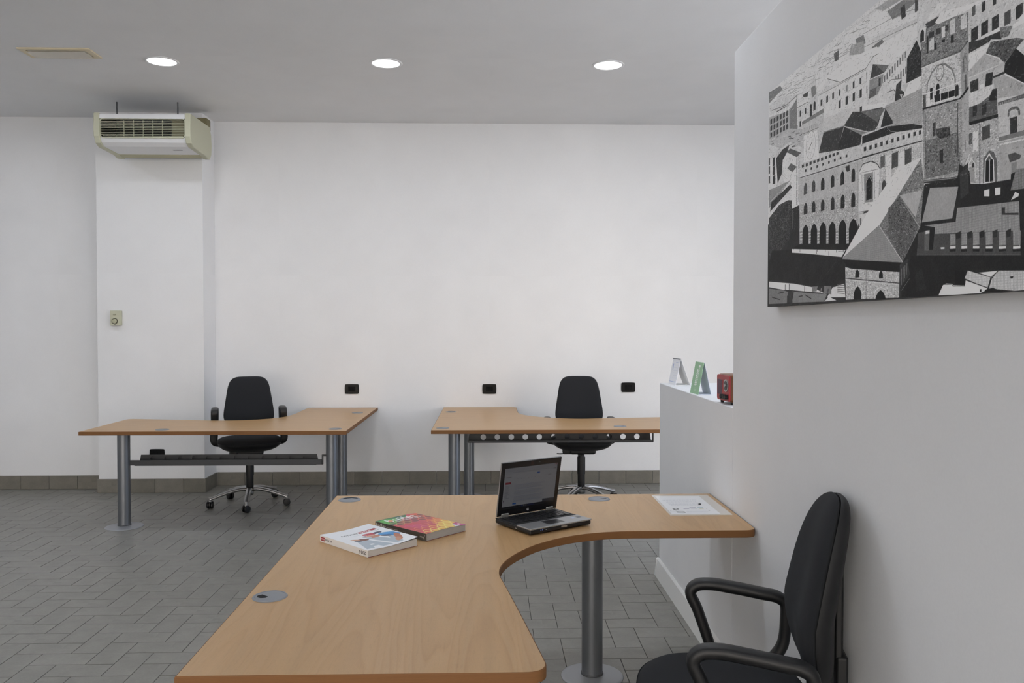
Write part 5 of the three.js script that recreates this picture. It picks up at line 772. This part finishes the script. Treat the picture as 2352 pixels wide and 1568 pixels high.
['t1',120,847,576,1051,444,1066,504,1050,603,970,678],['f',165,952,514,1060,518,1029,578],['l',160,7,949,515,1047,602],
['t1',95,897,608,896,538,952,516,1042,600,1015,634,971,677],['t2',150,625,644,847,575,972,679],['l',205,4,847,575,972,679],['l',70,3,625,642,847,575],
['f',24,632,645,972,680,950,704,660,669],['t1',172,647,667,689,675,955,701,954,763,653,759],['l',50,6,652,699,955,728],['l',205,4,649,703,953,732],
['l',60,5,776,685,777,761],['a',25,711,679,24,22],['a',22,849,692,21,19],['r',205,4,706,758,703,733,721,723,746,728,767,760],['a',25,703,725,46,36],
['r',205,5,824,762,828,741,860,733,887,741,899,760],['a',20,828,741,60,38],['f',60,956,683,994,672,1005,710,960,746],['l',120,7,965,694,965,732],
['l',120,7,974,690,973,725],['l',120,7,982,687,981,717],['l',120,7,991,683,989,709],['l',40,10,960,742,1007,710],['l',150,3,966,746,1003,720],
];

{
  const SW = 1600, SH = 765, K = 1.25;
  const tex = canvasTex(SW * K, Math.round(SH * K), (g, w, h) => {
    g.scale(K, K);
    const grey = (v) => { const q = Math.round(v); return 'rgb(' + q + ',' + q + ',' + q + ')'; }, path = (p) => { g.beginPath(); for (let i = 0; i < p.length; i += 2) g.lineTo(p[i], p[i + 1]); };
    g.fillStyle = grey(196); g.fillRect(0, 0, SW, SH); g.fillStyle = grey(52); g.fillRect(0, 470, SW, SH); g.lineJoin = g.lineCap = 'round';
    for (const [kind, v, ...p] of TOWN) {
      const c = grey(v);
      if (kind === 'f') { path(p); g.closePath(); g.fillStyle = c; g.fill(); } else if (kind === 'l') { path(p.slice(1)); g.strokeStyle = c; g.lineWidth = Math.max(0.9, p[0] * 0.33); g.stroke(); } else if (kind === 'r') { path(p.slice(1)); g.strokeStyle = c; g.lineWidth = Math.max(1, p[0] * 0.33); g.stroke(); } else if (kind === 'w') { g.fillStyle = c; g.fillRect(p[0], p[1], p[2], p[3]); } else if (kind === 'a') { g.fillStyle = c; g.beginPath(); g.moveTo(p[0], p[1] + p[3]); g.lineTo(p[0], p[1] + p[2] * 0.6); g.quadraticCurveTo(p[0], p[1] + p[2] * 0.15, p[0] + p[2] / 2, p[1]); g.quadraticCurveTo(p[0] + p[2], p[1] + p[2] * 0.15, p[0] + p[2], p[1] + p[2] * 0.6); g.lineTo(p[0] + p[2], p[1] + p[3]); g.fill(); } else if (kind === 'o') {
        const [f, x0, y0, x1, y1] = p, mx = (x0 + x1) / 2, my = (y0 + y1) / 2, rx = Math.abs(x1 - x0) / 2, ry = Math.abs(y1 - y0) / 2;
        g.fillStyle = grey(f); g.beginPath(); g.ellipse(mx, my, rx, ry, 0, 0, 7); g.fill(); g.strokeStyle = c; g.lineWidth = 2; g.stroke();
        g.lineWidth = 1; g.beginPath(); g.ellipse(mx, my, rx * 0.55, ry * 0.55, 0, 0, 7); g.stroke(); for (let k = 0; k < 12; k++) { const a = k * 0.5236; g.beginPath(); g.moveTo(mx + rx * 0.65 * Math.cos(a), my + ry * 0.65 * Math.sin(a)); g.lineTo(mx + rx * 0.85 * Math.cos(a), my + ry * 0.85 * Math.sin(a)); g.stroke(); }
      } else {                                          // textured fills: masonry specks or roof-tile rows
        path(p); g.closePath(); g.fillStyle = c; g.fill(); g.save(); path(p); g.closePath(); g.clip();
        const xs = p.filter((_, i) => i % 2 === 0), ys = p.filter((_, i) => i % 2), x0 = Math.min(...xs), x1 = Math.max(...xs), y0 = Math.min(...ys), y1 = Math.max(...ys);
        if (kind === 't1') { const n = Math.min(5000, (x1 - x0) * (y1 - y0) / 14); for (let k = 0; k < n; k++) { g.fillStyle = grey(Math.max(20, Math.min(235, v + (rnd() - 0.5) * 90))); g.fillRect(x0 + rnd() * (x1 - x0), y0 + rnd() * (y1 - y0), 1.5 + rnd() * 5, 1 + rnd() * 2); } } else { const d = v > 120 ? -34 : 26; for (let x = x0 - 60; x < x1 + 60; x += 4.4) { g.fillStyle = grey(v + d); g.fillRect(x, y0, 1.2, y1 - y0); } for (let y = y0; y < y1; y += 5.2) { g.fillStyle = grey(v + d * 0.7); g.fillRect(x0, y, x1 - x0, 0.9); } }
        g.restore();
      }
    }
    for (let k = 0; k < 9000; k++) { const x = rnd() * 1424, y = rnd() * 520, l = 1.5 + rnd() * 7; g.strokeStyle = rnd() < 0.5 ? 'rgba(30,30,32,0.22)' : 'rgba(235,235,238,0.22)'; g.lineWidth = 0.8 + rnd(); g.beginPath(); g.moveTo(x, y); g.lineTo(x + l, y + (rnd() < 0.7 ? l * 0.12 : -l)); g.stroke(); }
    g.setTransform(1, 0, 0, 1, 0, 0); g.save(); g.translate(2 * 1424 * K, 0); g.scale(-1, 1); g.drawImage(g.canvas, (1424 - 176) * K, 0, 176 * K, h, (1424 - 176) * K, 0, 176 * K, h); g.restore();
    const im = g.getImageData(0, 0, w, h); for (let i = 0; i < im.data.length; i += 4) { const px = (i / 4) % w, py = Math.floor(i / 4 / w), k = (fbm(px / 26, py / 26, 3) - 0.44) * 22 + (fbm(px / 3.5, py / 3.5, 2) - 0.37) * 34 + (hash(px, py) - 0.5) * 16; for (let c = 0; c < 3; c++) im.data[i + c] = Math.max(0, Math.min(255, (im.data[i + c] - 34) * 1.36 + 26 + k)); } g.putImageData(im, 0, 0);
  });
  const p = thing('canvas_print', 'large black and white canvas print of an old town square', 'picture', [PX, 1.595, -2.146]);
  mesh('canvas_wrap', rboxAt(-0.037, -0.001, 0, 0.765, -0.8, 0.8, 0.0008, 1), mat(0x4a4a4c, { roughness: 0.8 }), p);
  mesh('printed_face', new THREE.PlaneGeometry(1.6, 0.765).rotateY(-Math.PI / 2).translate(-0.0375, 0.3825, 0), mat(0xffffff, { map: tex, roughness: 0.75 }), p);
}
renderer.render(scene, camera);
